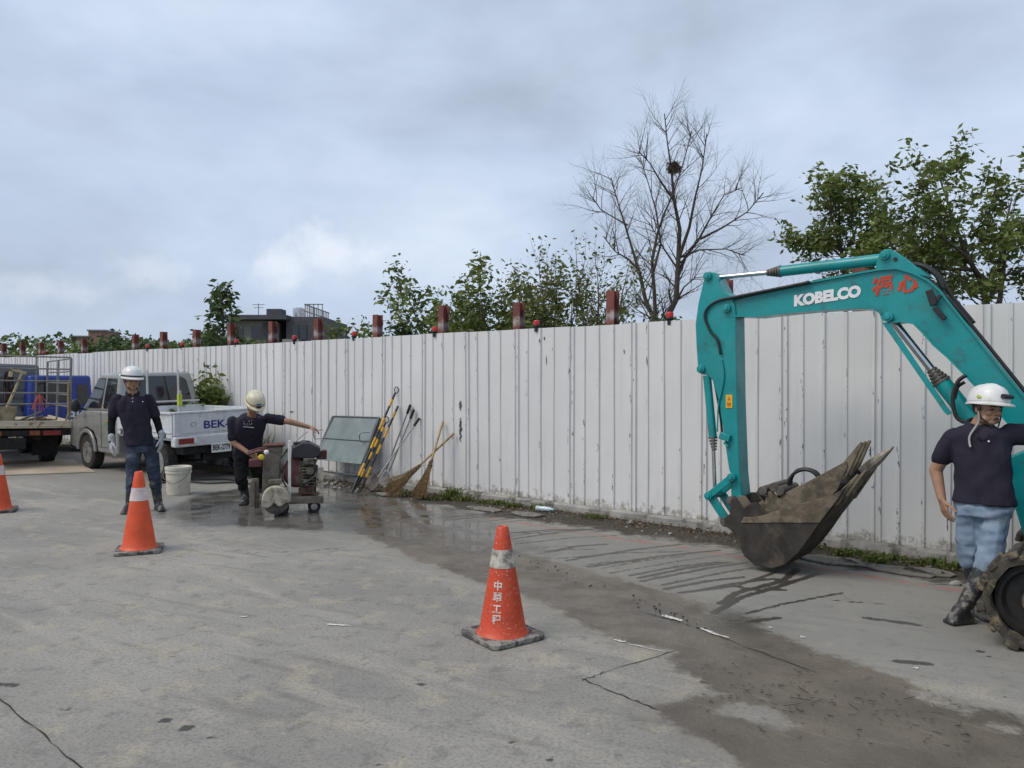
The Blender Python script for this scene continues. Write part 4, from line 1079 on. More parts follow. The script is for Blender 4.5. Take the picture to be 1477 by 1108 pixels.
# undercarriage
M_mudtrk = mat('mud_caked_rubber', (0.055, 0.048, 0.038), 0.95, var=0.5, vscale=10, dirt=(0.27, 0.215, 0.13), damt=0.8, dscale=9, dpow=0.50, bump=0.7, bscale=35, bdist=.01)
M_dark = mat('greasy_black_iron', (0.012, 0.011, 0.010), 0.7, var=0.4)
def track(y0, label):
    w = .36; L0, L1 = 1.97 - UC, 4.2 - UC; R0 = .285; zc = R0 + .012
    path = []
    for i in range(15): a = PI / 2 + PI * i / 14; path.append((L0 + R0 + R0 * math.cos(a), zc + R0 * math.sin(a)))
    for i in range(15): a = -PI / 2 + PI * i / 14; path.append((L1 - R0 + R0 * math.cos(a), zc + R0 * math.sin(a)))
    full = []
    n = len(path)
    for i in range(n):
        p, q = Vector((path[i][0], path[i][1])), Vector((path[(i + 1) % n][0], path[(i + 1) % n][1])); k_ = max(1, int((q - p).length / .06))
        for j in range(k_): full.append(p.lerp(q, j / k_))
    mb = MB(); n = len(full); vs = []; q = random.Random(4)
    for i, p in enumerate(full):
        d = (full[(i + 1) % n] - full[i - 1]).normalized(); nn = Vector((d.y, -d.x)); lug = .0
        jo = q.uniform(-.008, .008)
        for y, off in ((y0, jo), (y0 + w, jo), (y0 + w, -.05), (y0, -.05 + q.uniform(-.01, .01))): vs.append((p.x + nn.x * off, y, p.y + nn.y * off))
    fs = []
    for i in range(n):
        j = (i + 1) % n
        for c_ in range(4): fs.append((4 * i + c_, 4 * j + c_, 4 * j + (c_ + 1) % 4, 4 * i + (c_ + 1) % 4))
    mb.add(vs, fs); tr = mb.build('track', M_mudtrk, exc, smooth=50)
    i = 0
    while i < n:
        p = full[i]; d = (full[(i + 1) % n] - full[i - 1]).normalized(); nn = Vector((d.y, -d.x))
        if p.y > .02:
            R = Matrix(((d.x, 0, nn.x), (0, 1, 0), (d.y, 0, nn.y)))
            m2 = MB(); m2.box((p.x + nn.x * .008, y0 + w / 2, p.y + nn.y * .008), (.065 + q.uniform(-.012, .012), w + .03 + q.uniform(-.01, .01), .034 + q.uniform(-.01, .008)), R); m2.build('lug', M_mudtrk, tr, bevel=.008)
        i += 2
    for x in (L0 + R0, L1 - R0):
        mb = MB(); M = Matrix.Translation((x, y0 + .05, zc)) @ Matrix.Rotation(PI / 2, 4, 'X')
        mb.lathe([(.2, -.2), (.225, -.18), (.225, .0), (.19, .01), (.17, -.03), (.1, -.03), (.09, .03), (.05, .035)], 24, M); wh = mb.build('idler', M_dark, tr)
        mb = MB(); mb.lathe([(.085, .03), (.08, .045), (.03, .05)], 20, M); mb.build('hub', M_iron, wh)
    for i in range(4):
        x = L0 + R0 + .35 + i * (L1 - L0 - 2 * R0 - .7) / 3; mb = MB(); M = Matrix.Translation((x, y0 + .08, .13)) @ Matrix.Rotation(PI / 2, 4, 'X'); mb.lathe([(.08, -.2), (.09, -.18), (.09, 0), (.04, .02)], 16, M); mb.build('roller', M_dark, tr)
    mb = MB(); mb.box(((L0 + L1) / 2, y0 + .2, .30), (L1 - L0 - .5, .2, .2)); mb.build('track_frame', M_dark, tr, bevel=.01)
track(-1.03, 'near'); track(0.78, 'far')
mb = MB(); mb.box((0.05, .06, .48), (1.1, 1.3, .22)); mb.cyl((0.05, .06, .56), (.05, .06, .68), .42, .42, 28); mb.build('chassis', M_dark, exc, bevel=.02)
mb = MB(); mb.prism([(-.55, .68), (1.2, .68), (1.32, .9), (1.28, 1.35), (.75, 1.5), (.1, 1.42), (-.1, .95), (-.55, .9)], -.86, .95); body = mb.build('engine_house', M_teal, exc, bevel=.03, seg=3)
mb = MB(); mb.prism([(1.0, .72), (1.42, .75), (1.44, 1.2), (1.1, 1.25)], -.84, .93); mb.build('counterweight', mat('grey_counterweight', (.13, .14, .14), .5), body, bevel=.04, seg=3)
mb = MB()
for x, y in ((-.35, .1), (-.35, .9), (.65, .1), (.65, .9)): mb.bar((x, y, .9), (x + (.05 if x < 0 else 0), y, 2.35), .06)
mb.build('canopy_post', M_dark, exc, bevel=.01)
mb = MB(); mb.box((.17, .5, 2.38), (1.25, .98, .07)); mb.build('canopy_roof', M_teal, exc, bevel=.03)
mb = MB(); mb.box((.3, .5, 1.02), (.5, .5, .14)); mb.box((.55, .5, 1.35), (.12, .5, .6), (0, .12, 0)); mb.build('operator_seat', M_hose, exc, bevel=.04, seg=3)
# swing bracket at the boom foot
mb = MB(); sb = [eu(1455, 660), eu(1500, 640), eu(1590, 700), eu(1640, 740), eu(1640, 870), eu(1560, 860), eu(1480, 780), eu(1466, 735)]
mb.prism(sb, -.03, .02); mb.prism(sb, BW - .02, BW + .03); mb.box((-.42, .1, .72), (.5, .26, .34)); mb.build('swing_bracket', M_teal, exc, bevel=.012)
mb = MB(); mb.box((1.62, -.04, .3), (.06, 1.95, .38), (0, .1, 0)); mb.bar((.8, -.5, .35), (1.6, -.5, .3), .09); mb.bar((.8, .55, .35), (1.6, .55, .3), .09); mb.build('dozer_blade', M_teal, exc, bevel=.01)

# spare bucket, breaker point and hoses lying in the bucket
def e2w(u, y, z_): return EO + EX * (u + UC) + EY * y + V((0, 0, z_))
S0 = W0 + .14; S1 = W0 + .46
pl = z9([(500, 430), (540, 420), (590, 475), (620, 440), (850, 325), (1050, 215), (1060, 250), (995, 410), (960, 452), (800, 560), (640, 640), (520, 600), (490, 540)], S0)
sb_ = thing('spare_bucket', 'smaller mud caked digging bucket lying inside the excavator bucket', 'bucket', tuple(e2w(pl[0][0], (S0 + S1) / 2, pl[9][1] - .05)), math.atan2(EX.y, EX.x))
ME = Matrix.Translation(EO + EX * UC) @ Matrix.Rotation(math.atan2(EX.y, EX.x), 4, 'Z')
mb = MB(); mb.prism(pl, S0, S0 + .02, ME); mb.prism(pl, S1 - .02, S1, ME); mb.build('side_plate', M_buck2, sb_, world=True, bevel=.004)
mbs = MB(); fl = mbs; ribbon(z9([(560, 470), (500, 540), (525, 600), (640, 640), (800, 560), (960, 450), (1010, 380)], S0), S0 + .01, S1 - .01, .02); mbs.v = [tuple(ME @ Vector(v)) for v in mbs.v]; mbs.build('shell', M_buck, sb_, world=True)
e0 = z9([(1040, 270)], S0)[0]; e1 = z9([(1150, 88)], S0)[0]; dd = Vector((e1[0] - e0[0], 0, e1[1] - e0[1])).normalized(); LL = math.hypot(e1[0] - e0[0], e1[1] - e0[1])
for i in range(3):
    y = S0 + .04 + i * (S1 - S0 - .08) / 2; a = Vector((e0[0], y, e0[1])); nn = Vector((-dd.z, 0, dd.x)); b0 = a - dd * .06; tp = a + dd * LL
    vs = [b0 + nn * .05 + V((0, -.032, 0)), b0 + nn * .05 + V((0, .032, 0)), b0 - nn * .045 + V((0, .032, 0)), b0 - nn * .045 + V((0, -.032, 0)), tp + nn * .01 + V((0, -.010, 0)), tp + nn * .01 + V((0, .010, 0)), tp - nn * .01 + V((0, .010, 0)), tp - nn * .01 + V((0, -.010, 0))]
    mb = MB(); mb.add([ME @ q for q in vs], [(3, 2, 1, 0), (4, 5, 6, 7), (0, 1, 5, 4), (1, 2, 6, 5), (2, 3, 7, 6), (3, 0, 4, 7)]); mb.build('tooth', M_buck2, sb_, world=True, bevel=.006)
mb = MB()
for zx, zy in ((480, 420), (560, 395), (600, 420)):
    q = z9([(zx, zy)], S0)[0]; mb.cyl(ME @ V((q[0], S0 - .02, q[1])), ME @ V((q[0], S1 + .02, q[1])), .04, .04, 16)
mb.build('hinge_pin', M_iron, sb_, world=True, bevel=.004)
a = z9([(1150, 305)], .25)[0]; b = z9([(1385, 115)], .25)[0]; a, b = ME @ V((a[0], .22, a[1])), ME @ V((b[0], .22, b[1])); d = (b - a).normalized()
r = thing('breaker_point', 'pale pointed breaker chisel sticking out over the bucket teeth', 'chisel', tuple(a - d * .25), 0)
mb = MB(); mb.tube([a, a + d * .12, b - d * .14, b - d * .03, b], [.04, .044, .036, .014, .006], 10); mb.build('point', mat('pale_worn_steel', (.30, .265, .215), .6, .2, var=.4, vscale=20, dirt=(.09, .06, .04), damt=.8, dscale=16), r, world=True)
mb = MB(); mb.tube([a - d * .25, a + d * .03], [.05, .052], 10); mb.build('collar', M_dark, r, world=True)
mb = MB()
for k_, y in ((0, .1), (1, .16)): mb.tube(pathc([ME @ V((q[0], y, q[1])) for q in z9([(655, 420), (660, 350 - 12 * k_), (700, 296 - 12 * k_), (770, 275), (835, 300), (860, 360), (820, 480)], .1)]), .014, 8)
q = z9([(655, 420)], .1)[0]; single(mb, 'hydraulic_hose', M_hose, tuple(ME @ V((q[0], .1, q[1] - .1))), 'pair of looped black hydraulic hoses lying in the bucket', 'hose', smooth=180)

# ------------------------------------------------------------------ traffic cones
def cone_mat(name, col, wear):
    k = NT(name); c = k.mix(k.rng(k.noise(12, 5), .3, .7), tuple(x * .85 for x in col), col)
    c = k.mix(k.rng(k.noise(55, 7, .75), .66 - wear, .70 - wear, 0, .75), c, (.55, .42, .36))
    c = k.mix(k.rng(k.noise(9, 7, .7), .62 - wear * .6, .75, 0, .6), c, (.10, .05, .03))
    k.base(c); k.rough(.5); k.bump(k.noise(80, 3), .1, .002); return k.m
M_cone1 = cone_mat('worn_orange_plastic', (.58, .062, .018), .075); M_cone2 = cone_mat('clean_orange_plastic', (.70, .085, .022), -.08)
M_base = mat('dusty_rubber_base', (.07, .066, .06), .9, var=.4, vscale=20, dirt=(.30, .28, .25), damt=.85, dscale=14, dpow=.45)
M_refl1 = mat('dirty_reflective_band', (.50, .47, .40), .5, var=.3, vscale=25, dirt=(.13, .10, .06), damt=.8, dscale=18, dpow=.46); M_refl2 = mat('pale_pink_reflective_band', (.66, .55, .54), .5, var=.15, dirt=(.4, .3, .28), damt=.5, dscale=20)
def cone(px, py, h, rz, label, m, mr, text=None, s=.40):
    p = gp(px, py); r = thing('traffic_cone', label, 'traffic cone', tuple(p), rz, 'orange traffic cones')
    rad = lambda z_: .150 - (.150 - .036) * ((z_ - .03) / (h - .03))
    mb = MB(); mb.lathe([(.17, .028), (.158, .045)] + [(rad(z_), z_) for z_ in np.linspace(.06, h - .012, 9)] + [(.030, h), (.022, h - .01)], 32); mb.build('body', m, r, smooth=50)
    mb = MB(); n = 8; poly = []
    for i in range(4):
        for j in range(5): a = PI / 2 * i + PI / 2 * j / 4; cx, cy = ((1, 1), (-1, 1), (-1, -1), (1, -1))[i]; poly.append((cx * (s / 2 - .05) + .05 * math.cos(a), cy * (s / 2 - .05) + .05 * math.sin(a)))
    mb.prism(poly, 0.002, .034, Matrix.Rotation(PI / 2, 4, 'X')); mb.build('base', M_base, r, bevel=.006)
    z0, z1 = h * .60, h * .775
    if h > .6: z0, z1 = h * .64, h * .80
    mb = MB(); mb.lathe([(rad(z0) + .001, z0), (rad(z0) + .003, z0), (rad(z1) + .003, z1), (rad(z1) + .001, z1)], 32, closed=True); mb.build('reflective_band', mr, r)
    if text:
        mb = MB(); view = math.atan2(-p.y, -p.x) - rz - .30
        zs = np.linspace(h * .485, h * .20, len(text))
        for ch, zc in zip(text, zs):
            t = MB(); w_ = text_into(t, ch, .058, (0, 0, 0), (1, 0, 0), (0, 1, 0), .0015)
            vs = []
            for v in t.v:
                zz = zc + v[1] - .02; R = rad(zz) + .0025; a = view + (v[0] - w_ / 2) / R; vs.append((R * math.cos(a), R * math.sin(a), zz))
            mb.add(vs, t.f)
        mb.build('lettering', mat('faded_white_paint', (.66, .6, .55), .7, var=.15, dirt=(.5, .1, .04), damt=.7, dscale=60, dpow=.55), r, smooth=0)
    return r
cone(725, 919, .69, .62, 'scuffed orange cone with white painted characters and dirty band', M_cone1, M_refl1, '中華工程')
cone(200, 795, .745, .35, 'clean bright orange cone with pale band in front of the standing man', M_cone2, M_refl2)
cone(-4, 738, .70, .5, 'orange cone beside the plywood sheet', M_cone2, M_refl2)

# ------------------------------------------------------------------ white pail
p = gp(257, 713); r = thing('pail', 'dirty white plastic pail standing behind the clean orange cone', 'bucket', tuple(p), 0)
M_pail = mat('dirty_white_plastic', (.60, .57, .48), .55, var=.12, dirt=(.22, .17, .10), damt=.7, dscale=14, dpow=.55)
mb = MB(); mb.lathe([(.02, .012), (.148, .002), (.152, .012), (.163, .30), (.173, .302), (.173, .325), (.165, .328), (.166, .345), (.175, .347), (.176, .385), (.168, .392), (.16, .38), (.148, .03), (.02, .025)], 36); mb.build('body', M_pail, r, smooth=50)
mb = MB(); mb.tube(pathc([(-.178, -.03, .36), (-.15, -.13, .25), (0, -.185, .17), (.15, -.13, .25), (.178, -.03, .36)]), .004, 6); mb.build('handle', M_iron, r)

# ------------------------------------------------------------------ plywood sheet on the ground
p = gp(60, 672); mb = MB(); pts = G((105, 664), (137, 682), (-90, 690), (-110, 664))
mb.add([q + V((0, 0, .004)) for q in pts] + [q + V((0, 0, .020)) for q in pts], [(0, 1, 2, 3), (7, 6, 5, 4), (0, 4, 5, 1), (1, 5, 6, 2), (2, 6, 7, 3), (3, 7, 4, 0)])
single(mb, 'plywood_sheet', mat('dusty_plywood', (.40, .33, .245), .85, var=.2, vscale=2, dirt=(.26, .23, .18), damt=.5, dscale=3), (p.x, p.y, .004), 'tan plywood sheet lying flat on the road behind the flatbed truck', 'plywood', smooth=0)

# ------------------------------------------------------------------ tools leaning on the fence
M_blk = mat('black_pole_paint', (.016, .016, .017), .45, var=.3); M_ylw = mat('yellow_pole_band', (.62, .33, .015), .5, var=.2, dirt=(.2, .1, .02), damt=.5)
M_wood = mat('bamboo_handle', (.36, .235, .10), .65, var=.25, vscale=14, dirt=(.12, .075, .04), damt=.6)
M_straw = mat('dry_straw', (.20, .125, .055), .9, var=.6, vscale=40)
def rod(a, b, r0, r1=None, n=10): mb = MB(); mb.cyl(a, b, r0, r1 if r1 else r0, n); return mb
def pole(foot, top_, label, ring=True):
    a = gp(*foot); b, _ = fence_hit(top_[0], top_[1], .05); a.z = .015
    r = thing('barrier_pole', label, 'pole', (a.x, a.y, 0)); d = (b - a)
    rod(a, b, .017).build('shaft', M_blk, r, world=True)
    for f0, f1 in ((.16, .28), (.43, .54), (.62, .74), (.86, .93)): rod(a + d * f0, a + d * f1, .0185).build('yellow_band', M_ylw, r, world=True)
    if ring:
        mb = MB(); c = b + d.normalized() * .05; pts = [c + (FD * math.cos(t) + V((0, 0, 1)) * math.sin(t)) * .045 for t in np.linspace(0, 2 * PI, 25)]; mb.tube(pts, .007, 6); mb.build('ring', M_blk, r, world=True)
pole((507, 712), (570, 567), 'tallest black and yellow barrier pole with ring top leaning on fence'); pole((519, 711), (574, 586), 'shorter black and yellow pole leaning right beside the tallest pole', False); pole((514, 705), (556, 610), 'short ringed black and yellow pole behind the two longer poles')
def shovel(foot, top_, label, kind):
    a = gp(*foot); b, _ = fence_hit(top_[0], top_[1], .04); a.z = .02; d = (b - a).normalized(); L = (b - a).length
    r = thing('shovel', label, 'shovel', (a.x, a.y, 0)); rod(a + d * .22, b - d * .1, .012).build('shaft', mat('galvanised_shaft', (.36, .36, .36), .4, .7), r, world=True)
    rod(b - d * .14, b, .02).build('grip', M_blackp, r, world=True)
    x = d.cross(FN).normalized(); nn = x.cross(d).normalized(); mb = MB(); n = 8; vs = []
    for i in range(n + 1):
        f = i / n; w = (.045 + .075 * min(1, f * 2.5)) * (1 if f < .75 else 1 - (f - .75) * 2.2)
        for j in range(5): s_ = -1 + j / 2; vs.append(a + d * (.26 - .26 * f) + x * w * s_ + nn * (.03 * s_ * s_ + .005))
    fs = [(i * 5 + j, i * 5 + j + 1, i * 5 + j + 6, i * 5 + j + 5) for i in range(n) for j in range(4)]; mb.add(vs, fs); o = mb.build('blade', M_iron if kind else mat('grey_blade', (.28, .28, .27), .5, .5), r, world=True); sm = o.modifiers.new('s', 'SOLIDIFY'); sm.thickness = .003
shovel((548, 703), (592, 584), 'leftmost black gripped shovel of three leaning by the striped poles', 1); shovel((552, 705), (597, 591), 'middle shovel of three with steel shaft leaning by the striped poles', 0); shovel((532, 709), (605, 603), 'most slanted shovel of three with black grip and steel shaft', 1)
def broom(foot, top_, label, wid, seed):
    a = gp(*foot); b, _ = fence_hit(top_[0], top_[1], .04); a.z = .02; d = (b - a).normalized(); L = (b - a).length; q = random.Random(seed)
    r = thing('straw_broom', label, 'broom', (a.x, a.y, 0)); m_ = a + d * L * .42; rod(m_ - d * .1, b, .013, .016).build('handle', M_wood, r, world=True)
    x = d.cross(FN).normalized(); nn = x.cross(d).normalized(); mb = MB()
    for i in range(190):
        t = q.gauss(0, .42); e = a + x * wid * t + nn * abs(q.gauss(0, .03)) + d * q.uniform(-.02, .12); e.z = max(e.z, .008)
        s0 = m_ + x * q.uniform(-.022, .022) + nn * q.uniform(-.02, .02) + d * q.uniform(-.12, .1); mid = s0.lerp(e, .5) + x * wid * t * -.12
        mb.tube([s0, mid, e], [.0035, .0035, .002], 3, cap=False)
    mb.build('bristles', M_straw, r, world=True, smooth=0)
    mb = MB()
    for f in (.0, .035, .07): mb.cyl(m_ + d * (f - .08), m_ + d * (f - .065), .034, .034, 12)
    mb.build('binding', mat('broom_binding', (.16, .09, .045), .9), r, world=True)
broom((606, 722), (639, 608), 'upright straw broom with short bamboo handle leaning on the fence', .20, 1); broom((558, 718), (655, 625), 'slanted straw broom with long bamboo handle crossing the upright broom', .24, 2)
# sheet metal board leaning on the fence
cs = [gp(466, 686), gp(545, 690)]; tl, _ = fence_hit(481, 601, .06); tr_, _ = fence_hit(547, 603, .06)
fl_, t0_ = fence_hit(466, 690, .55); fr_, t1_ = fence_hit(545, 690, .52)
bl = fp(fence_t(481, .06) - .08, .52, .10); brr = fp(fence_t(547, .06) - .02, .52, .10)
r = thing('sheet_metal_board', 'grey green sheet metal board with steel frame leaning on the fence', 'board', tuple((bl + brr) / 2 - V((0, 0, .1))))
M_gsheet = mat('grey_green_sheet', (.17, .205, .205), .5, .3, var=.15, vscale=3, dirt=(.28, .30, .29), damt=.4, dscale=4); M_frame = mat('dark_frame_steel', (.10, .115, .115), .5, .4)
def quadslab(mb, a, b, c, d, th):
    nn = (b - a).cross(d - a).normalized() * th; mb.add([a, b, c, d, a + nn, b + nn, c + nn, d + nn], [(3, 2, 1, 0), (4, 5, 6, 7), (0, 1, 5, 4), (1, 2, 6, 5), (2, 3, 7, 6), (3, 0, 4, 7)])
up = lambda f: (bl.lerp(tl, f), brr.lerp(tr_, f))
l0, r0 = up(.27); l1, r1 = up(.62); l2, r2 = up(.985)
mb = MB(); quadslab(mb, l0, r0, r1, l1, .006); mb.build('panel', M_gsheet, r, world=True, smooth=0)
mb = MB(); quadslab(mb, l1.lerp(l2, .03), r1.lerp(r2, .03), r2, l2, .006); mb.build('panel', M_gsheet, r, world=True, smooth=0)
mb = MB(); mb.bar(bl - V((0, 0, .1)), tl, .045); mb.bar(brr - V((0, 0, .1)), tr_, .045); mb.bar(tl, tr_, .03); mb.bar(l1, r1, .02, .03); l3, r3 = up(.1); mb.bar(l3, r3, .025); mb.build('frame', M_frame, r, world=True, bevel=.004)
mb = MB()
for pq in (l1, r1):
    mb = MB(); mb.tube(pathc([pq + FD * -.05, pq + FD * -.14 + FN * .06, pq + FD * -.1 + FN * .1 + V((0, 0, .12)), pq + V((0, 0, .14))]), .006, 6); mb.build('hook', M_frame, r, world=True)

# ------------------------------------------------------------------ vehicles (local: x forward, y left, z up, origin under the rear axle or the tail)
M_tyre = mat('dusty_tyre', (.022, .021, .020), .9, var=.4, dirt=(.10, .09, .075), damt=.5, dscale=12)
M_rim = mat('dull_steel_rim', (.36, .35, .33), .45, .6, var=.2, dirt=(.1, .09, .08), damt=.6)
M_under = mat('underbody_black', (.012, .012, .012), .85, var=.3)
def wheel(parent, x, y, R, w, side):
    M = Matrix.Translation((x, y, R)) @ Matrix.Rotation(-PI / 2 * side, 4, 'X')
    mb = MB(); mb.lathe([(R * .62, -w / 2), (R * .9, -w / 2), (R * .985, -w * .38), (R, -w * .2), (R, w * .2), (R * .985, w * .38), (R * .9, w / 2), (R * .62, w / 2)], 32, M, closed=True); t = mb.build('wheel', M_tyre, parent, smooth=40)
    mb = MB(); mb.lathe([(R * .64, w * .48), (R * .6, w * .46), (R * .54, w * .25), (R * .3, w * .32), (R * .22, w * .46), (R * .1, w * .48)], 28, M); rim = mb.build('rim', M_rim, t)
    mb = MB()
    for i in range(8): a = 2 * PI * i / 8; mb.cyl(M @ V((R * .43 * math.cos(a), R * .43 * math.sin(a), w * .25)), M @ V((R * .43 * math.cos(a), R * .43 * math.sin(a), w * .305)), R * .055, R * .055, 8)
    mb.build('rim_hole', M_under, t)
    return t
def frustum(mb, x0, x1, y0, z0, X0, X1, Y1, z1):
    """cab glasshouse: rectangle at z0 (x0..x1, +-y0) to rectangle at z1"""
    mb.add([(x0, -y0, z0), (x1, -y0, z0), (x1, y0, z0), (x0, y0, z0), (X0, -Y1, z1), (X1, -Y1, z1), (X1, Y1, z1), (X0, Y1, z1)], [(3, 2, 1, 0), (4, 5, 6, 7), (0, 1, 5, 4), (1, 2, 6, 5), (2, 3, 7, 6), (3, 0, 4, 7)])
def facepane(a, b, c, d, m0=.08, th=.008, rnd_=.22):
    """rounded pane set on the quad a b c d (counter-clockwise seen from outside)"""
    a, b, c, d = map(Vector, (a, b, c, d)); nn = (b - a).cross(d - a).normalized() * th
    mb = MB(); pts = []
    def uv(u, v): return a.lerp(b, u).lerp(d.lerp(c, u), v)
    for cx, cy, a0 in ((1 - m0 - rnd_ * .5, 1 - m0 - rnd_ * .5, 0), (m0 + rnd_ * .5, 1 - m0 - rnd_ * .5, PI / 2), (m0 + rnd_ * .5, m0 + rnd_ * .5, PI), (1 - m0 - rnd_ * .5, m0 + rnd_ * .5, 1.5 * PI)):
        for j in range(5): t = a0 + PI / 2 * j / 4; pts.append(uv(cx + rnd_ * .5 * math.cos(t), cy + rnd_ * .5 * math.sin(t)))
    n = len(pts); mb.add([p + nn * .1 for p in pts] + [p + nn for p in pts], [tuple(reversed(range(n))), tuple(range(n, 2 * n))] + [(i, (i + 1) % n, n + (i + 1) % n, n + i) for i in range(n)])
    return mb
M_silver = mat('silver_white_car_paint', (.30, .30, .285), .3, .25, var=.06, vscale=2, dirt=(.30, .28, .25), damt=.35, dscale=3, bump=0, coat=.4)
M_bedw = mat('white_bed_paint', (.58, .60, .62), .4, 0, var=.08, dirt=(.34, .32, .28), damt=.5, dscale=5, coat=.2)
M_tail = mat('red_tail_lens', (.22, .018, .018), .25, var=.2, bump=0)
M_amber = mat('amber_lens', (.22, .06, .02), .25, bump=0)
M_bluep = mat('blue_number_paint', (.012, .025, .20), .5)
M_plate = mat('white_number_plate', (.68, .69, .68), .4, var=.05)
M_blackl = mat('black_plate_print', (.01, .01, .012), .5)
M_rackw = mat('painted_rack_tube', (.46, .46, .44), .4, .1, var=.1)
def pickup():
    DV = Vector((-.771, .637, 0)).normalized(); RV = Vector((DV.y, -DV.x, 0))
    o = Vector((-5.55, 12.1, 0)) + RV * .70
    r = thing('pickup_truck', 'silver white pickup truck with number plate parked along the fence', 'pickup truck', tuple(o), rot=(math.radians(-1.3), 0, math.atan2(DV.y, DV.x)))
    hw = .77
    # cab lower body: lengthwise profile
    prof = [(1.42, .34), (2.22, .34), (2.27, .56), (2.40, .70), (2.68, .76), (2.96, .70), (3.09, .56), (3.13, .36), (3.40, .40), (3.43, .72), (3.33, .90), (2.98, 1.02), (2.85, 1.07), (1.42, 1.07)]
    mb = MB(); mb.prism(prof, -hw, hw); body = mb.build('cab_body', M_silver, r, smooth=30, bevel=.035, seg=3)
    mb = MB(); frustum(mb, 1.44, 2.93, .755, 1.06, 1.58, 2.30, .635, 1.735); gh = mb.build('cab_roof', M_silver, r, bevel=.05, seg=3)
    L = lambda x, z_: V((x, .755 - (.12) * (z_ - 1.06) / .675, z_))
    Rr = lambda x, z_: V((x, -(.755 - (.12) * (z_ - 1.06) / .675), z_))
    facepane(L(2.80, 1.10), L(2.07, 1.10), L(2.07, 1.66), L(2.36, 1.66), .03, .009, .12).build('side_window', M_glass, gh, smooth=30); facepane(L(2.02, 1.10), L(1.52, 1.10), L(1.61, 1.66), L(2.02, 1.66), .03, .009, .2).build('side_window', M_glass, gh, smooth=30)
    facepane(Rr(2.07, 1.10), Rr(2.80, 1.10), Rr(2.36, 1.66), Rr(2.07, 1.66), .03, .009, .12).build('side_window', M_glass, gh, smooth=30)
    facepane((1.44, -.755, 1.06)[:3] and V((1.44, .755, 1.06)), V((1.44, -.755, 1.06)), V((1.58, -.635, 1.735)), V((1.58, .635, 1.735)), .10, .010, .3).build('rear_window', M_glass, gh, smooth=30)
    facepane(V((2.93, -.755, 1.06)), V((2.93, .755, 1.06)), V((2.30, .635, 1.735)), V((2.30, -.635, 1.735)), .07, .010, .15).build('windscreen', M_glass, gh, smooth=30)
    mb = MB(); mb.box((2.05, hw + .002, .75), (.008, .006, .62)); mb.box((2.05, hw + .002, .44), (1.2, .004, .006)); mb.box((1.50, hw + .002, .75), (.008, .006, .62)); mb.build('door_seam', M_under, body, smooth=0)
    mb = MB(); mb.box((1.66, hw + .014, .95), (.13, .026, .03)); mb.build('door_handle', M_silver, body, bevel=.008)
    mb = MB(); mb.ell((2.78, .90, 1.16), (.055, .085, .12)); mb.bar((2.78, .74, 1.08), (2.78, .88, 1.12), .03); mb.build('mirror', M_blackp, body)
    mb = MB(); mb.box((3.43, 0, .46), (.10, 1.5, .2)); mb.build('front_bumper', M_blackp, r, bevel=.03)
    mb = MB(); mb.box((3.40, .58, .73), (.08, .26, .16)); mb.build('headlight', glassy('headlamp_glass', (.5, .5, .5), .1), r, bevel=.02); mb = MB(); mb.box((3.40, -.58, .73), (.08, .26, .16)); mb.build('headlight', glassy('headlamp_glass', (.5, .5, .5), .1), r, bevel=.02)
    mb = MB(); ar = [(2.68 + .41 * math.cos(a), .33 + .41 * math.sin(a)) for a in np.linspace(.05, PI - .05, 16)] + [(2.68 + .345 * math.cos(a), .33 + .345 * math.sin(a)) for a in np.linspace(PI - .05, .05, 16)]
    mb.prism(ar, hw - .02, hw + .022); mb.prism(ar, -hw - .022, -hw + .02); mb.build('wheel_arch', M_silver, body, bevel=.008)
    # bed
    mb = MB(); mb.box((.43, 0, .70), (1.92, 1.50, .06)); mb.box((1.38, 0, .92), (.04, 1.5, .44)); mb.build('bed_floor', M_bedw, r, bevel=.008)
    for s in (1, -1):
        mb = MB(); mb.box((.43, s * .765, .905), (1.90, .04, .39)); mb.box((.43, s * .775, 1.10), (1.92, .065, .035)); mb.box((.43, s * .79, .80), (1.86, .012, .03)); sd2 = mb.build('bed_side', M_bedw, r, bevel=.008)
        mb = MB()
        for x in (-.3, .2, .7, 1.2): mb.box((x, s * .793, .76), (.05, .02, .1))
        mb.build('latch', M_iron, sd2, bevel=.004)
    mb = MB(); mb.box((-.55, 0, .925), (.045, 1.54, .36)); mb.box((-.555, 0, 1.105), (.065, 1.56, .035)); tg = mb.build('tailgate', M_bedw, r, bevel=.01)
    mb = MB(); mb.box((-.577, 0, .90), (.01, 1.36, .24)); mb.build('tailgate_panel', M_bedw, tg, bevel=.004)
    mb = MB(); text_into(mb, 'BEK-2779', .17, (-.5845, .30, .835), (0, -1, 0), (0, 0, 1), .004, .86); mb.build('painted_number', M_bluep, tg, smooth=0)
    mb = MB(); pts = [V((-.584, .47 + .045 * math.cos(a), .92 + .03 * math.sin(a))) for a in np.linspace(0, 2 * PI, 20)]; mb.tube(pts, .005, 5); mb.build('emblem', M_rim, tg)
    mb = MB(); mb.box((-.53, 0, .655), (.14, 1.56, .16)); bp = mb.build('rear_bumper', M_bedw, r, bevel=.02)
    for s in (1, -1):
        mb = MB(); mb.box((-.605, s * .60, .665), (.02, .24, .085)); l_ = mb.build('tail_light', M_tail, bp, bevel=.006)
        mb = MB(); mb.box((-.605, s * .455, .665), (.02, .05, .085)); mb.build('reverse_lens', M_plate, l_, bevel=.004)
    mb = MB(); mb.box((-.60, 0.02, .52), (.012, .34, .15)); pl_ = mb.build('number_plate', M_plate, r, bevel=.003)
    mb = MB(); text_into(mb, 'BEK-2779', .12, (-.608, .17, .48), (0, -1, 0), (0, 0, 1), .0035, .30); mb.build('plate_number', M_blackl, pl_, smooth=0)
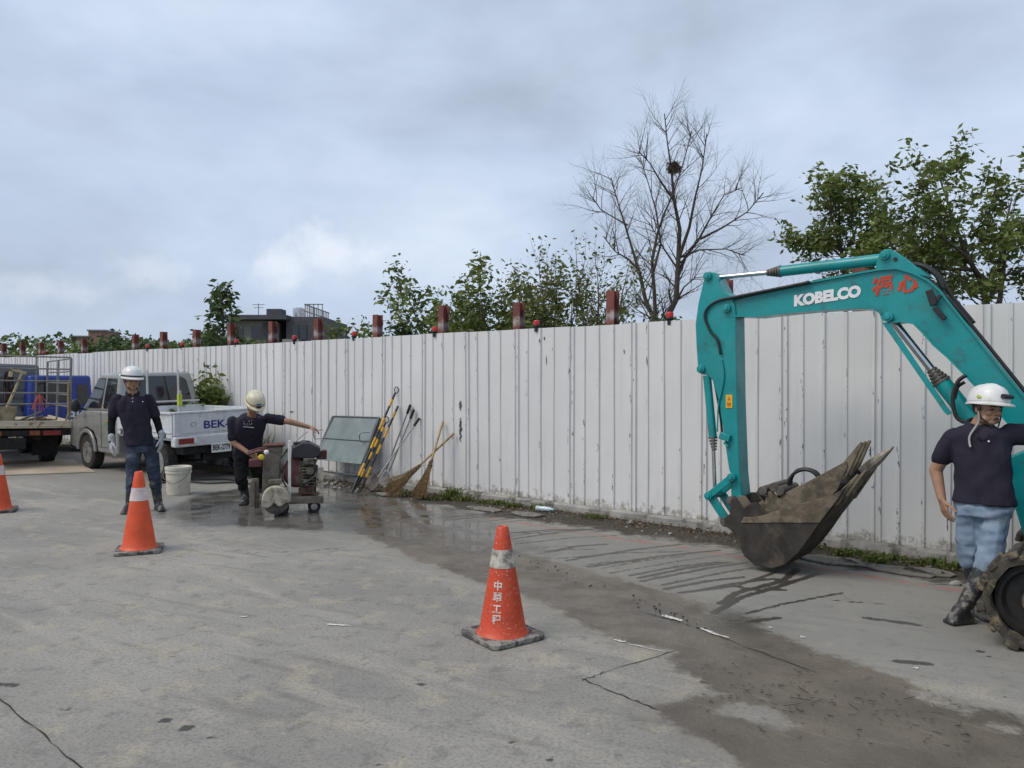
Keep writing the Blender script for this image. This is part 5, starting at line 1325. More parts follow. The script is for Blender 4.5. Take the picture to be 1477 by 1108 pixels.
    mb = MB(); mb.box((1.3, .36, .42), (3.6, .08, .14)); mb.box((1.3, -.36, .42), (3.6, .08, .14)); mb.box((0, 0, .32), (.1, 1.2, .1)); mb.box((-.3, 0, .42), (.3, .5, .2)); mb.box((1.3, 0, .5), (3.6, 1.2, .12)); mb.build('chassis', M_under, r, bevel=.01)
    for x in (0, 2.68):
        for s in (1, -1): wheel(r, x, s * .675, .315, .19, s)
    # rack behind the cab
    mb = MB()
    for y in (.30, -.25): mb.bar((1.30, y, .73), (1.30, y, 1.78), .03)
    mb.bar((1.30, -.64, 1.22), (1.30, .64, 1.22), .03)
    mb.build('rack', M_rackw, r, bevel=.005)
    mb = MB(); mb.box((-.42, .60, 1.2), (.04, .04, .5)); mb.build('stake', M_rackw, r); mb = MB(); mb.box((-.42, .60, 1.30), (.055, .055, .18)); mb.build('tape_wrap', mat('lime_tape', (.45, .55, .06), .6), r)
    mb = MB()
    for i, (x, z_, c) in enumerate(((1.75, .86, .10), (1.72, .80, .09))): mb.box((x, hw + .004, z_), (.34 - i * .1, .004, .028))
    mb.build('door_print', mat('green_door_print', (.10, .35, .12), .5), body, smooth=0)
    mb = MB(); mb.box((1.82, hw + .004, .89), (.2, .004, .02)); mb.build('door_print', mat('orange_door_print', (.5, .2, .03), .5), body, smooth=0)
pickup()
def flatbed():
    DV = Vector((-.771, .637, 0)).normalized(); RV = Vector((DV.y, -DV.x, 0))
    DV2 = Vector((-.62, .785, 0)).normalized(); RV2 = Vector((DV2.y, -DV2.x, 0))
    corner = Vector(((104 - CX) / FPX * 14.15, 14.15, 0)); o = corner - RV2 * .85 + V((-.05, 0, 0))
    r = thing('flatbed_truck', 'rusty cream flatbed work truck with tube rack loaded with tools', 'truck', tuple(o), rot=(math.radians(1.6), 0, math.atan2(DV2.y, DV2.x)))
    M_cream = mat('chipped_cream_paint', (.50, .45, .34), .6, var=.15, dirt=(.20, .09, .04), damt=.9, dscale=9, dpow=.50)
    mb = MB(); mb.box((1.6, 0, .80), (3.2, 1.7, .05)); mb.build('deck', M_cream, r, bevel=.006)
    mb = MB(); mb.box((-.02, 0, .80), (.05, 1.72, .135)); mb.box((-.04, 0, .775), (.03, 1.72, .02)); mb.build('tail_board', M_cream, r, bevel=.008)
    mb = MB()
    for s in (1, -1): mb.box((1.6, s * .86, .80), (3.2, .04, .13))
    mb.build('side_rail', M_cream, r, bevel=.008)
    M_tube = mat('weathered_tube', (.22, .22, .21), .45, .5, var=.3, dirt=(.2, .1, .06), damt=.5, dscale=20)
    for x in (.02, 1.6, 3.1):
        for s in (1, -1): rod((x, s * .83, .83), (x, s * .83, 2.02), .02).build('rack_post', M_tube, r)
    mb = MB()
    for z_ in (1.12, 1.34, 1.56, 1.78, 2.02):
        for s in (1, -1): mb.cyl((.02, s * .83, z_), (3.1, s * .83, z_), .014, .014, 8)
    mb.build('side_rack_tube', M_tube, r)
    for z_ in (1.16, 1.36, 1.58, 1.80, 2.02): rod((.02, -.83, z_ + .02), (.02, .83, z_ - .01), .014, n=8).build('rear_rack_tube', M_tube, r)
    for y in (-.28, .3): rod((.02, y, .83), (.02, y, 2.02), .014, n=8).build('rear_rack_upright', M_tube, r)
    mb = MB(); frustum(mb, 3.3, 4.7, .8, .55, 3.35, 4.45, .7, 1.95); cb = mb.build('cab', mat('old_dark_cab', (.10, .11, .12), .4, var=.1), r, bevel=.06, seg=3)
    facepane(V((3.30, .8, .55)), V((3.30, -.8, .55)), V((3.35, -.7, 1.95)), V((3.35, .7, 1.95)), .2, .008, .15).build('rear_window', M_glass, cb)
    for y, m_, w in ((-.55, M_tail, .28), (-.28, M_amber, .16), (.55, M_tail, .28), (.3, M_amber, .16)):
        mb = MB(); mb.box((-.02, y, .645), (.04, w, .085)); mb.build('tail_light', m_, r, bevel=.006)
    mb = MB(); mb.box((0.0, 0, .645), (.03, 1.5, .10)); mb.box((.0, .1, .46), (.02, .5, .2)); mb.build('light_bar', M_under, r, bevel=.005)
    mb = MB(); mb.box((1.9, .35, .6), (3.6, .09, .2)); mb.box((1.9, -.35, .6), (3.6, .09, .2)); mb.box((1.15, 0, .33), (.12, 1.3, .12)); mb.box((1.8, 0, .62), (3.2, 1.3, .1)); mb.build('chassis', M_under, r, bevel=.01)
    for y in (-.52, .52):
        mb = MB(); mb.box((.62, y, .40), (.012, .42, .42)); mb.build('mudflap', M_under, r, bevel=.004)
    for x in (1.15, 3.9):
        for s in (1, -1): wheel(r, x, s * .62, .34, .24, s)
    mb = MB(); mb.box((.0, .52, .56), (.03, .22, .18)); mb.tube([(.02, .45, .8), (0, .48, .47), (0, .58, .47), (.02, .6, .8)], .01, 6); mb.build('step_bracket', M_tube, r, bevel=.004)
    # load: every item its own thing, in truck coordinates
    MT = Matrix.LocRotScale(o, Euler((math.radians(1.6), 0, math.atan2(DV2.y, DV2.x))), None)
    W = lambda x, y, z_: MT @ V((x, y, z_))
    def lod(mb, name, m, at_, label, cat, **kw):
        mb.v = [tuple(MT @ Vector(v)) for v in mb.v]; return single(mb, name, m, tuple(W(*at_)), label, cat, **kw)
    mb = MB(); mb.box((.35, .62, .98), (.42, .5, .30)); mb.box((.35, .62, 1.135), (.45, .53, .03)); lod(mb, 'crate', mat('grimy_white_crate', (.42, .40, .35), .7, var=.2, dirt=(.08, .06, .04), damt=.9, dscale=9, dpow=.5), (.35, .62, .826), 'grimy white crate on the flatbed deck', 'crate', bevel=.012)
    mb = MB(); mb.lathe([(.11, .828), (.14, 1.1), (.145, 1.11), (.13, 1.1), (.1, .85)], 20, Matrix.Translation((.22, .12, 0))); lod(mb, 'pail', mat('mud_pail', (.33, .28, .19), .8, var=.25), (.22, .12, .826), 'mud coloured pail standing on the flatbed beside the crate', 'bucket')
    mb = MB(); mb.tube([(.12, .16, 1.05), (.10, .02, 1.45), (.10, -.06, 1.72)], [.028, .024, .02], 8); mb.box((.10, -.02, 1.76), (.04, .24, .05), (.3, 0, 0)); mb.box((.10, .1, 1.70), (.05, .06, .1)); lod(mb, 'mallet', mat('pale_wood_handle', (.47, .40, .24), .7, var=.25, dirt=(.2, .14, .07), damt=.5), (.12, .16, 1.05), 'pale wooden handled mallet standing upright in the pail', 'mallet', bevel=.005)
    mb = MB(); q = random.Random(6)
    for i in range(9): mb.tube(pathc([(.45 + .01 * i, .15 - .03 * math.cos(t + i) - .015 * i, 1.45 + .28 * math.sin(t) + .01 * i) for t in np.linspace(0, 2 * PI, 10)], 3), .012, 5)
    lod(mb, 'rope_coil', mat('dark_rope', (.05, .03, .03), .9), (.45, .12, 1.15), 'dark coil of rope hung on the flatbed rack', 'rope', smooth=180)
    mb = MB()
    for i in range(6):
        mb.tube(pathc([(.75, .78 + .3 * math.cos(t) * (1 - .05 * i), 1.36 + .36 * math.sin(t) * (1 - .06 * i)) for t in np.linspace(0, 2 * PI, 12)], 3), .015, 6)
    lod(mb, 'hose_coil', mat('grey_hose', (.10, .085, .07), .7), (.75, .78, 1.0), 'large coil of dark hose at the edge of the flatbed', 'hose', smooth=180)
    for i, (y0, y1, z0, z1, xx) in enumerate(((.0, -.42, .84, 1.02, .12), (-.02, -.5, .85, .9, .2), (.1, -.6, .86, .87, .3), (-.1, -.7, .85, .86, .4), (-.2, -.45, .88, .93, .16))):
        mb = MB(); mb.bar((xx, y0, z0), (xx + .25, y1, z1), .04, .03); lod(mb, 'timber_offcut', M_wood if i % 2 else M_iron, (xx, y0, .826), ('brown', 'long', 'thin', 'flat', 'short')[i] + ' offcut lying across the flatbed deck behind the mallet', 'timber', bevel=.003)
    mb = MB()
    for i in range(9): a = q.uniform(-.9, .9); mb.tube([(.03, -.33, 1.36), (-.02, -.33 + .13 * math.sin(a), 1.36 - .17 * math.cos(a * .8)), (-.02, -.33 + .2 * math.sin(a), 1.30 - .27 * math.cos(a))], .006, 4)
    lod(mb, 'red_string', mat('pinkish_red_string', (.55, .10, .09), .8), (-.02, -.33, 1.1), 'bunch of pinkish red string tied on the flatbed rear rack', 'string', smooth=0)
    mb = MB(); mb.tube(pathc([(.02, -.80, 1.6), (.0, -.79, 1.3), (-.02, -.80, 1.0), (0, -.76, .86)]), .02, 6); lod(mb, 'strap', mat('tan_strap', (.34, .24, .13), .9), (0, -.8, .85), 'tan strap hanging down the rear post of the flatbed rack', 'strap', smooth=180)
    mb = MB(); mb.bar((-.25, .55, .02), (-.05, .42, .42), .2, .012); mb.bar((-.28, .38, .02), (-.02, .5, .5), .03, .02); g0 = W(-.25, .5, 0); g0.z = 0; lod(mb, 'wooden_wedge', M_wood, (-.25, .5, .0), 'pale board propped against the underside of the flatbed truck', 'board', bevel=.002)
flatbed()
def blue_truck():
    DV = Vector((-.771, .637, 0)).normalized(); RV = Vector((DV.y, -DV.x, 0))
    corner = Vector((-9.45, 17.35, 0)); o = corner - RV * .70
    M_blue = mat('deep_blue_paint', (.010, .035, .24), .35, var=.1, bump=0, coat=.3)
    r = thing('blue_truck', 'deep blue small truck with white letters parked between flatbed truck and fence', 'truck', tuple(o), rot=(0, 0, math.atan2(DV.y, DV.x)))
    mb = MB(); mb.box((0, 0, .78), (.05, 1.40, .42)); tg = mb.build('tailgate', M_blue, r, bevel=.015)
    mb = MB(); text_into(mb, 'BU', .30, (-.03, -.10, .68), (0, -1, 0), (0, 0, 1), .008); mb.build('painted_number', M_white, tg, smooth=0)
    mb = MB(); frustum(mb, .06, 2.2, .69, .5, .12, 1.7, .63, 1.70); cb = mb.build('cab', M_blue, r, bevel=.06, seg=3)
    a = (V((.06, .69, .5)), V((.06, -.69, .5)), V((.12, -.63, 1.70)), V((.12, .63, 1.70)))
    u = lambda s_, t_: a[0].lerp(a[1], s_).lerp(a[3].lerp(a[2], s_), t_)
    facepane(u(.08, .5), u(.66, .5), u(.66, .92), u(.08, .92), .04, .008, .15).build('rear_window', M_glass, cb); facepane(u(.74, .45), u(.93, .45), u(.93, .85), u(.74, .85), .04, .008, .3).build('rear_window', M_glass, cb)
    for y in (-.52, .52): mb = MB(); mb.box((-.02, y, .52), (.04, .26, .09)); mb.build('tail_light', M_tail, r, bevel=.006)
    mb = MB(); mb.box((1.2, 0, .45), (2.5, .9, .14)); mb.build('chassis', M_under, r)
    for x in (.55, 2.1):
        for s in (1, -1): wheel(r, x, s * .58, .28, .17, s)
blue_truck()

# ------------------------------------------------------------------ concrete floor saw
def floor_saw():
    p = gp(418, 742); K = p.y / FPX
    brg = math.atan2(p.x, p.y)
    r = thing('concrete_saw', 'muddy walk behind concrete cutting saw with cream blade guard and black engine', 'saw', tuple(p), -brg)
    X = lambda px: (px - 418) * K
    Z = lambda py: (742 - py) * K
    M_mudgrey = mat('slurry_grey_steel', (.17, .15, .12), .8, .1, var=.35, vscale=10, dirt=(.075, .055, .04), damt=.8, dscale=8, dpow=.5)
    M_pale = mat('slurry_cream_paint', (.42, .385, .30), .8, var=.25, dirt=(.16, .13, .09), damt=.8, dscale=14, dpow=.48)
    M_eng = mat('oily_engine_alloy', (.16, .145, .12), .55, .5, var=.5, vscale=18, dirt=(.03, .025, .02), damt=.8, dscale=14, dpow=.5)
    M_redm = mat('faded_red_cowl', (.15, .05, .05), .7, var=.3, dirt=(.17, .15, .12), damt=.85, dscale=9)
    M_rust = mat('rusty_red_steel', (.11, .045, .032), .85, .1, var=.4, dirt=(.16, .13, .1), damt=.5)
    mb = MB(); mb.box((X(420), .22, Z(721)), (X(465) - X(376), .46, .05)); mb.box((X(441), -.01, Z(722)), (X(464) - X(416), .05, .085)); mb.build('frame', M_mudgrey, r, bevel=.006)
    mb = MB(); mb.box((X(461), 0, (Z(728) + Z(676)) / 2), (.065, .06, Z(676) - Z(728))); mb.build('front_upright', M_pale, r, bevel=.006)
    mb = MB(); mb.box((X(417.5), -.03, (Z(723) + Z(635)) / 2), (.034, .034, Z(635) - Z(723))); mb.build('lift_post', mat('white_post', (.62, .60, .55), .6, dirt=(.3, .25, .18), damt=.6), r, bevel=.004)
    # slanted rear panel
    mb = MB(); mb.prism([(X(379), Z(718)), (X(381), Z(662)), (X(388), Z(645)), (X(409), Z(645)), (X(404), Z(672)), (X(403), Z(718))], .06, .40); mb.build('rear_hood', M_mudgrey, r, bevel=.012)
    mb = MB(); mb.box((X(396), .2, Z(643)), (.26, .32, .022), (0, -.05, 0)); mb.build('hood_lid', M_rust, r, bevel=.005)
    # engine
    mb = MB(); mb.prism([(X(420), Z(662)), (X(421), Z(646)), (X(436), Z(639)), (X(446), Z(640)), (X(461), Z(648)), (X(461), Z(659)), (X(450), Z(663))], .02, .42); ec = mb.build('engine_cover', mat('black_engine_cover', (.022, .022, .026), .5, var=.3), r, bevel=.018, seg=3)
    mb = MB(); mb.box((X(443), .2, Z(640)), (.05, .05, .03)); mb.box((X(428), .15, Z(641)), (.09, .1, .03)); mb.build('cover_cap', M_blackp, ec, bevel=.006)
    mb = MB(); mb.lathe([(.05, -.1), (.12, -.095), (.155, -.05), (.16, .02), (.13, .06), (.05, .07)], 24, Matrix.Translation((X(427), .15, Z(683))) @ Matrix.Rotation(PI / 2, 4, 'X') @ Matrix.Scale(1.18, 4, (0, 1, 0))); mb.build('fan_cowl', M_redm, r)
    mb = MB(); mb.box((X(443), .22, Z(690)), (.2, .3, .38))
    for i in range(8): mb.box((X(444), .04, Z(702) + i * .036), (.15, .1, .014))
    mb.box((X(444), .0, Z(666)), (.12, .1, .07)); mb.cyl((X(446), -.04, Z(680)), (X(446), .1, Z(680)), .05, .05, 14); mb.cyl((X(440), -.02, Z(698)), (X(440), .1, Z(698)), .035, .035, 12); mb.build('engine_block', M_eng, r, bevel=.006)
    mb = MB(); mb.tube(pathc([(X(436), -.03, Z(700)), (X(444), -.06, Z(694)), (X(454), -.04, Z(686)), (X(456), .0, Z(672))]), .012, 6); mb.tube(pathc([(X(432), -.02, Z(688)), (X(434), -.06, Z(698)), (X(442), -.05, Z(704))]), .008, 6); mb.tube(pathc([(X(411), 0, Z(676)), (X(408), -.05, Z(690)), (X(413), -.02, Z(702))]), .009, 6); mb.build('engine_hose', M_hose, r)
    mb = MB()
    for a, b in (((X(431), Z(712)), (X(431), Z(706))), ((X(450), Z(712)), (X(450), Z(704)))): mb.bar((a[0], -.03, a[1]), (b[0], -.03, b[1] + .02), .02)
    mb.bar((X(430), -.03, Z(706)), (X(451), -.03, Z(705)), .02); mb.bar((X(430), -.03, Z(712)), (X(458), -.03, Z(712)), .018); mb.build('engine_cradle', M_rust, r, bevel=.003)
    mb = MB(); mb.box((X(463), .2, Z(660)), (.12, .2, .09)); mb.box((X(467), .15, Z(655)), (.06, .1, .05)); mb.build('muffler', M_rust, r, bevel=.012)
    # blade guard and blade
    c = (X(399), Z(720)); R = .16
    arc = [(c[0] + R * math.cos(a), c[1] + R * 1.15 * math.sin(a) ** .8) for a in np.linspace(0.001, PI - .001, 12)] + [(c[0] - .158, c[1] - .05), (c[0] - .10, c[1] - .07), (c[0] - .05, c[1] - .045), (c[0] - .02, c[1] - .005), (c[0] + .02, c[1] - .05), (c[0] + .06, c[1] - .055), (c[0] + .10, c[1] - .02), (c[0] + .158, c[1] - .015)]
    mb = MB(); mb.prism(arc, -.21, -.06); mb.build('blade_guard', M_pale, r, bevel=.02, seg=3)
    mb = MB(); mb.lathe([(.04, -.003), (.15, -.003), (.15, .003), (.04, .003)], 40, Matrix.Translation((c[0], -.135, c[1] - .0)) @ Matrix.Rotation(PI / 2, 4, 'X')); mb.build('blade', M_iron, r)
    mb = MB(); mb.box((X(398), -.05, Z(693)), (.15, .12, .05)); mb.build('guard_bracket', M_mudgrey, r, bevel=.006)
    for x, y, R in ((406, -.03, .09), (406, .42, .09), (452, .05, .075), (452, .40, .075)):
        mb = MB(); M = Matrix.Translation((X(x), y, R)) @ Matrix.Rotation(PI / 2, 4, 'X'); mb.lathe([(R * .5, -.035), (R * .95, -.032), (R, -.02), (R, .02), (R * .95, .032), (R * .5, .035)], 22, M); w = mb.build('wheel', M_tyre, r); mb = MB(); mb.lathe([(R * .55, -.04), (R * .55, .04), (R * .2, .045)], 16, M); mb.build('hub', M_rim, w)
    mb = MB(); mb.box((X(371), -.02, Z(666)), (.14, .14, .09)); cb = mb.build('control_box', mat('dark_red_box', (.10, .025, .028), .6, var=.3, dirt=(.14, .12, .1), damt=.7), r, bevel=.01)
    mb = MB(); M = Matrix.Translation((X(379), -.10, Z(657))) @ Matrix.Rotation(PI / 2, 4, 'X'); mb.lathe([(.015, -.01), (.032, -.005), (.032, .02), (.015, .03)], 18, M); mb.build('knob', mat('yellow_knob', (.70, .50, .02), .4), cb)
    mb = MB(); mb.ell((X(386), -.06, Z(651)), (.03, .03, .03)); mb.build('gauge', M_plate, cb)
    mb = MB(); mb.tube([(X(392), .05, Z(650)), (X(375), .06, Z(650)), (X(360), .10, Z(655))], .015, 8); mb.tube([(X(392), .36, Z(650)), (X(375), .38, Z(650)), (X(358), .36, Z(655))], .015, 8); mb.build('handlebar', M_redm, r)
    mb = MB(); mb.tube([(X(425), .15, Z(640)), (X(432), .15, Z(633)), (X(443), .2, Z(625))], .007, 6); mb.build('throttle_rod', M_rim, r)
    mb = MB(); mb.box((X(372), .1, Z(712)), (.05, .05, .35)); mb.box((X(366), .06, Z(712)), (.06, .03, .3)); mb.box((X(370), -.02, Z(690)), (.07, .06, .03)); mb.build('side_bracket', M_mudgrey, r, bevel=.005)
floor_saw()
mb = MB(); mb.tube(pathc([gp(372, 700, .02), gp(340, 696, .02), gp(300, 697, .02), gp(255, 694, .02), gp(215, 700, .02)]), .014, 6); mb.tube(pathc([gp(374, 702, .02), gp(330, 692, .02), gp(285, 692, .02), gp(245, 690, .02)]), .012, 6)
q = gp(300, 696); single(mb, 'water_hose', M_hose, (q.x, q.y, 0), 'dark water hose trailing on the road behind the concrete saw', 'hose', smooth=180)

# ------------------------------------------------------------------ people
def organic(mb, name, m, parent, voxel=.008, smooth=6, wr=0.0, wscale=14.0, stretch=(1, 1, .5), seed=0):
    me = mb.mesh(name); o = bpy.data.objects.new('tmp', me); COL.objects.link(o)
    md = o.modifiers.new('r', 'REMESH'); md.mode = 'VOXEL'; md.voxel_size = voxel
    sm = o.modifiers.new('s', 'SMOOTH'); sm.factor = .5; sm.iterations = smooth
    bpy.context.view_layer.update()
    out = bpy.data.meshes.new_from_object(o.evaluated_get(bpy.context.evaluated_depsgraph_get()))
    bpy.data.objects.remove(o); bpy.data.meshes.remove(me)
    out.name = name
    if wr:
        n = len(out.vertices); co = np.empty(n * 3, dtype=np.float32); out.vertices.foreach_get('co', co); co = co.reshape(-1, 3)
        nr = np.empty(n * 3, dtype=np.float32); out.vertices.foreach_get('normal', nr); nr = nr.reshape(-1, 3)
        q = co * np.array(stretch) * wscale + np.array([seed, 0, 0])
        h = np.array([.8 * (.5 - abs(mnoise.noise(v * .8))) + .45 * mnoise.noise(v * 1.9) for v in map(Vector, q)])
        co = co + nr * (h[:, None] - .2) * wr
        out.vertices.foreach_set('co', co.astype(np.float32).ravel())
    out.materials.clear()
    return link(name, out, m, parent, 180)
M_skin = mat('tanned_skin', (.36, .20, .125), .5, var=.12, vscale=18, bump=.08, bscale=120, bdist=.001)
M_navy = mat('dark_navy_cotton', (.026, .023, .036), .9, var=.08, vscale=3, bump=.2, bscale=260, bdist=.001, spec=.2)
M_blackc = mat('black_sleeve_fabric', (.008, .008, .010), .85, var=.2, spec=.2)
M_jeans = mat('washed_dark_jeans', (.045, .058, .085), .9, var=.45, vscale=5, dirt=(.15, .17, .20), damt=.7, dscale=5, dpow=.53, bump=.2, bscale=240, bdist=.001, spec=.2)
M_jeansl = mat('light_faded_jeans', (.20, .265, .35), .9, var=.3, vscale=5, dirt=(.36, .38, .37), damt=.7, dscale=6, dpow=.53, bump=.2, bscale=240, bdist=.001, spec=.2)
M_trous = mat('black_work_trousers', (.012, .012, .013), .9, var=.3, spec=.2)
M_boot = mat('muddy_rubber_boot', (.03, .03, .032), .5, var=.3, dirt=(.27, .25, .21), damt=.8, dscale=14, dpow=.50, bump=.1)
M_glove = mat('pale_grey_glove', (.40, .41, .43), .9, var=.15)
M_hat = mat('white_helmet_shell', (.68, .68, .66), .35, var=.06, vscale=6, dirt=(.45, .43, .36), damt=.4, dscale=9, bump=0)
M_hatc = mat('cream_helmet_shell', (.62, .56, .42), .4, var=.1, dirt=(.35, .27, .14), damt=.5, dscale=9, bump=0)
M_hair = mat('black_hair', (.010, .009, .008), .6)
M_eye = mat('dark_eye', (.02, .014, .012), .3, bump=0)
M_lip = mat('mouth_tone', (.13, .05, .04), .6, bump=0)
def hand(mb, w, d, side, palm, curl=.5, spread=1.0, scale=1.0):
    """wrist w, direction d, thumb side vector, palm normal"""
    w = Vector(w); d = Vector(d).normalized(); s = Vector(side); s = (s - d * s.dot(d)).normalized(); n = Vector(palm); n = (n - d * n.dot(d) - s * n.dot(s)).normalized(); k_ = scale
    for j in range(4): mb.cap(w + s * (.012 - .008 * j) * k_, .019 * k_, w + d * .085 * k_ + s * (.030 - .0205 * j) * k_, .0125 * k_, 8)
    for j, (L, b) in enumerate(((.070, .088), (.080, .092), (.074, .090), (.058, .082))):
        p = w + d * b * k_ + s * (.031 - .0215 * j) * k_ * spread; dirn = (d + s * (.10 - .07 * j) * spread).normalized(); c = curl
        for f, rad in ((.45, .0095), (.32, .0088), (.25, .008)):
            dirn = (dirn + n * c * .55).normalized(); q = p + dirn * L * f * k_; mb.cap(p, rad * k_, q, rad * .93 * k_, 8); p = q
    p = w + d * .03 * k_ + s * .026 * k_; dirn = (d * .6 + s * .75 + n * .25).normalized()
    for f, rad in ((.040, .0125), (.032, .0105), (.024, .009)):
        q = p + dirn * f * k_; mb.cap(p, rad * k_, q, rad * .92 * k_, 8); p = q; dirn = (dirn + d * .45 + n * curl * .2).normalized()
def head_parts(mb, c, R, k_=1.0):
    """head centred on c facing local -y, rotated by R"""
    T = lambda x, y, z_: Vector(c) + R @ Vector((x * k_, y * k_, z_ * k_))
    E = lambda p, rr, rot=None: mb.ell(T(*p), tuple(q * k_ for q in rr), R if rot is None else R @ Euler(rot).to_matrix())
    E((0, .012, .03), (.074, .094, .085)); E((0, -.012, -.03), (.064, .075, .085)); E((0, -.042, -.085), (.036, .036, .026)); E((0, -.072, .022), (.050, .018, .014))
    for s in (-1, 1):
        E((s * .040, -.062, -.022), (.022, .020, .022)); E((s * .076, .012, -.005), (.010, .020, .032), (0, 0, s * .25)); E((s * .048, -.02, -.07), (.025, .04, .03))
    mb.cap(T(0, -.083, .012), .009 * k_, T(0, -.098, -.022), .014 * k_, 8)
    for s in (-1, 1): E((s * .012, -.09, -.026), (.009, .010, .008))
    E((0, -.079, -.052), (.026, .011, .007)); E((0, -.077, -.063), (.023, .011, .008))
    return T, E
def face_bits(parent, c, R, k_=1.0, mouth_open=0.0):
    T = lambda x, y, z_: Vector(c) + R @ Vector((x * k_, y * k_, z_ * k_))
    for s in (-1, 1):
        mb = MB(); mb.ell(T(s * .031, -.078, .002), (.012 * k_, .007 * k_, .005 * k_), R); mb.build('eye', M_eye, parent)
        mb = MB(); mb.tube([T(s * .014, -.089, .021), T(s * .032, -.088, .026), T(s * .05, -.074, .02)], [.003 * k_, .0045 * k_, .0025 * k_], 6); mb.build('eyebrow', M_hair, parent)
    mb = MB(); mb.ell(T(0, -.088, -.058), (.021 * k_, .006 * k_, (.003 + mouth_open) * k_), R); mb.build('mouth', M_lip, parent)
    mb = MB(); mb.ell(T(0, .03, .015), (.080 * k_, .085 * k_, .075 * k_), R); mb.build('hair', M_hair, parent)
def helmet(parent, c, R, m, k_=1.0, lamp=False, band=None, tilt=0.0, sticker=None):
    T = lambda x, y, z_: Vector(c) + R @ (Euler((tilt, 0, 0)).to_matrix() @ Vector((x * k_, y * k_, z_ * k_)))
    mb = MB(); prof = [(1.0, 0.0), (1.01, .02), (.99, .045), (.94, .08), (.84, .112), (.68, .138), (.46, .155), (.22, .163), (.02, .165)]; n = 36; vs = []; fs = []
    for rr_, z_ in prof:
        for j in range(n):
            a = 2 * PI * j / n; ridge = .005 * max(0, 1 - abs(math.cos(a)) * 6) * (1 if z_ > .04 else 0)
            vs.append(T(.112 * rr_ * math.cos(a), .138 * rr_ * math.sin(a), .04 + z_ * .80 + ridge))
    m_ = len(prof)
    for i in range(m_ - 1):
        for j in range(n): fs.append((i * n + j, i * n + (j + 1) % n, (i + 1) * n + (j + 1) % n, (i + 1) * n + j))
    fs.append(tuple((m_ - 1) * n + j for j in range(n)))
    mb.add(vs, fs)
    vs = []; fs = []
    for j in range(n):
        a = 2 * PI * j / n; fr = max(0, -math.sin(a)); ext = .006 + .038 * fr ** 1.6
        for off, z_ in ((-.004, .044), (ext, .036 - .008 * fr), (ext, .030 - .008 * fr), (-.006, .034)): vs.append(T((.112 + off * (.7 if fr > .1 else 1)) * math.cos(a), (.138 + off) * math.sin(a), z_))
    for j in range(n):
        q = (j + 1) % n
        for e in range(4): fs.append((4 * j + e, 4 * q + e, 4 * q + (e + 1) % 4, 4 * j + (e + 1) % 4))
    mb.add(vs, fs)
    o = mb.build('hard_hat', m, parent, smooth=50); s_ = o.modifiers.new('s', 'SOLIDIFY'); s_.thickness = .003
    if band:
        mb = MB(); vs = []
        for j in range(n):
            a = 2 * PI * j / n
            for z_ in (.05, .068): vs.append(T(.1155 * math.cos(a), .1415 * math.sin(a), z_))
        mb.add(vs, [(2 * j, 2 * ((j + 1) % n), 2 * ((j + 1) % n) + 1, 2 * j + 1) for j in range(n)]); mb.build('hat_band', band, o, smooth=180)
    if lamp:
        mb = MB(); a = T(-.03, -.148, .085); b = T(.03, -.148, .085); mb.cyl(a, b, .016 * k_, .016 * k_, 12); mb.cyl(T(.03, -.15, .085), T(.045, -.15, .085), .013 * k_, .013 * k_, 12); mb.build('head_lamp', M_blackp, o)
    mb = MB(); mb.tube([T(-.10, -.01, .02), T(-.075, -.03, -.06), T(-.03, -.065, -.112)], .005 * k_, 5); mb.tube([T(.10, -.01, .02), T(.075, -.03, -.06), T(.03, -.065, -.112)], .005 * k_, 5); mb.build('chin_strap', M_blackp, o)
    return o
def boots(parent, legs, m, hh=.34):
    for knee, ank, toe in legs:
        knee, ank, toe = Vector(knee), Vector(ank), Vector(toe); mb = MB(); d = (knee - ank); L = d.length; d /= L
        mb.cap(ank, .050, ank + d * min(hh, L * .95), .066, 14); heel = ank - (toe - ank) * .12; heel.z = .035; t2 = toe.copy(); t2.z = .038
        mb.cap(heel, .042, ank.lerp(t2, .5) * 1.0, .046); mb.cap(ank.lerp(t2, .35), .046, t2, .036); mid = heel.lerp(t2, .5)
        dirh = (t2 - heel); dirh.z = 0; yaw = math.atan2(dirh.y, dirh.x); mb.box((mid.x, mid.y, .016), (dirh.length + .075, .088, .03), Euler((0, 0, yaw)).to_matrix())
        b = organic(mb, 'boot', m, parent, .008, 3)
def limb(mb, pts, rads):
    for a, b, r0, r1 in zip(pts[:-1], pts[1:], rads[:-1], rads[1:]): mb.cap(a, r0, b, r1)

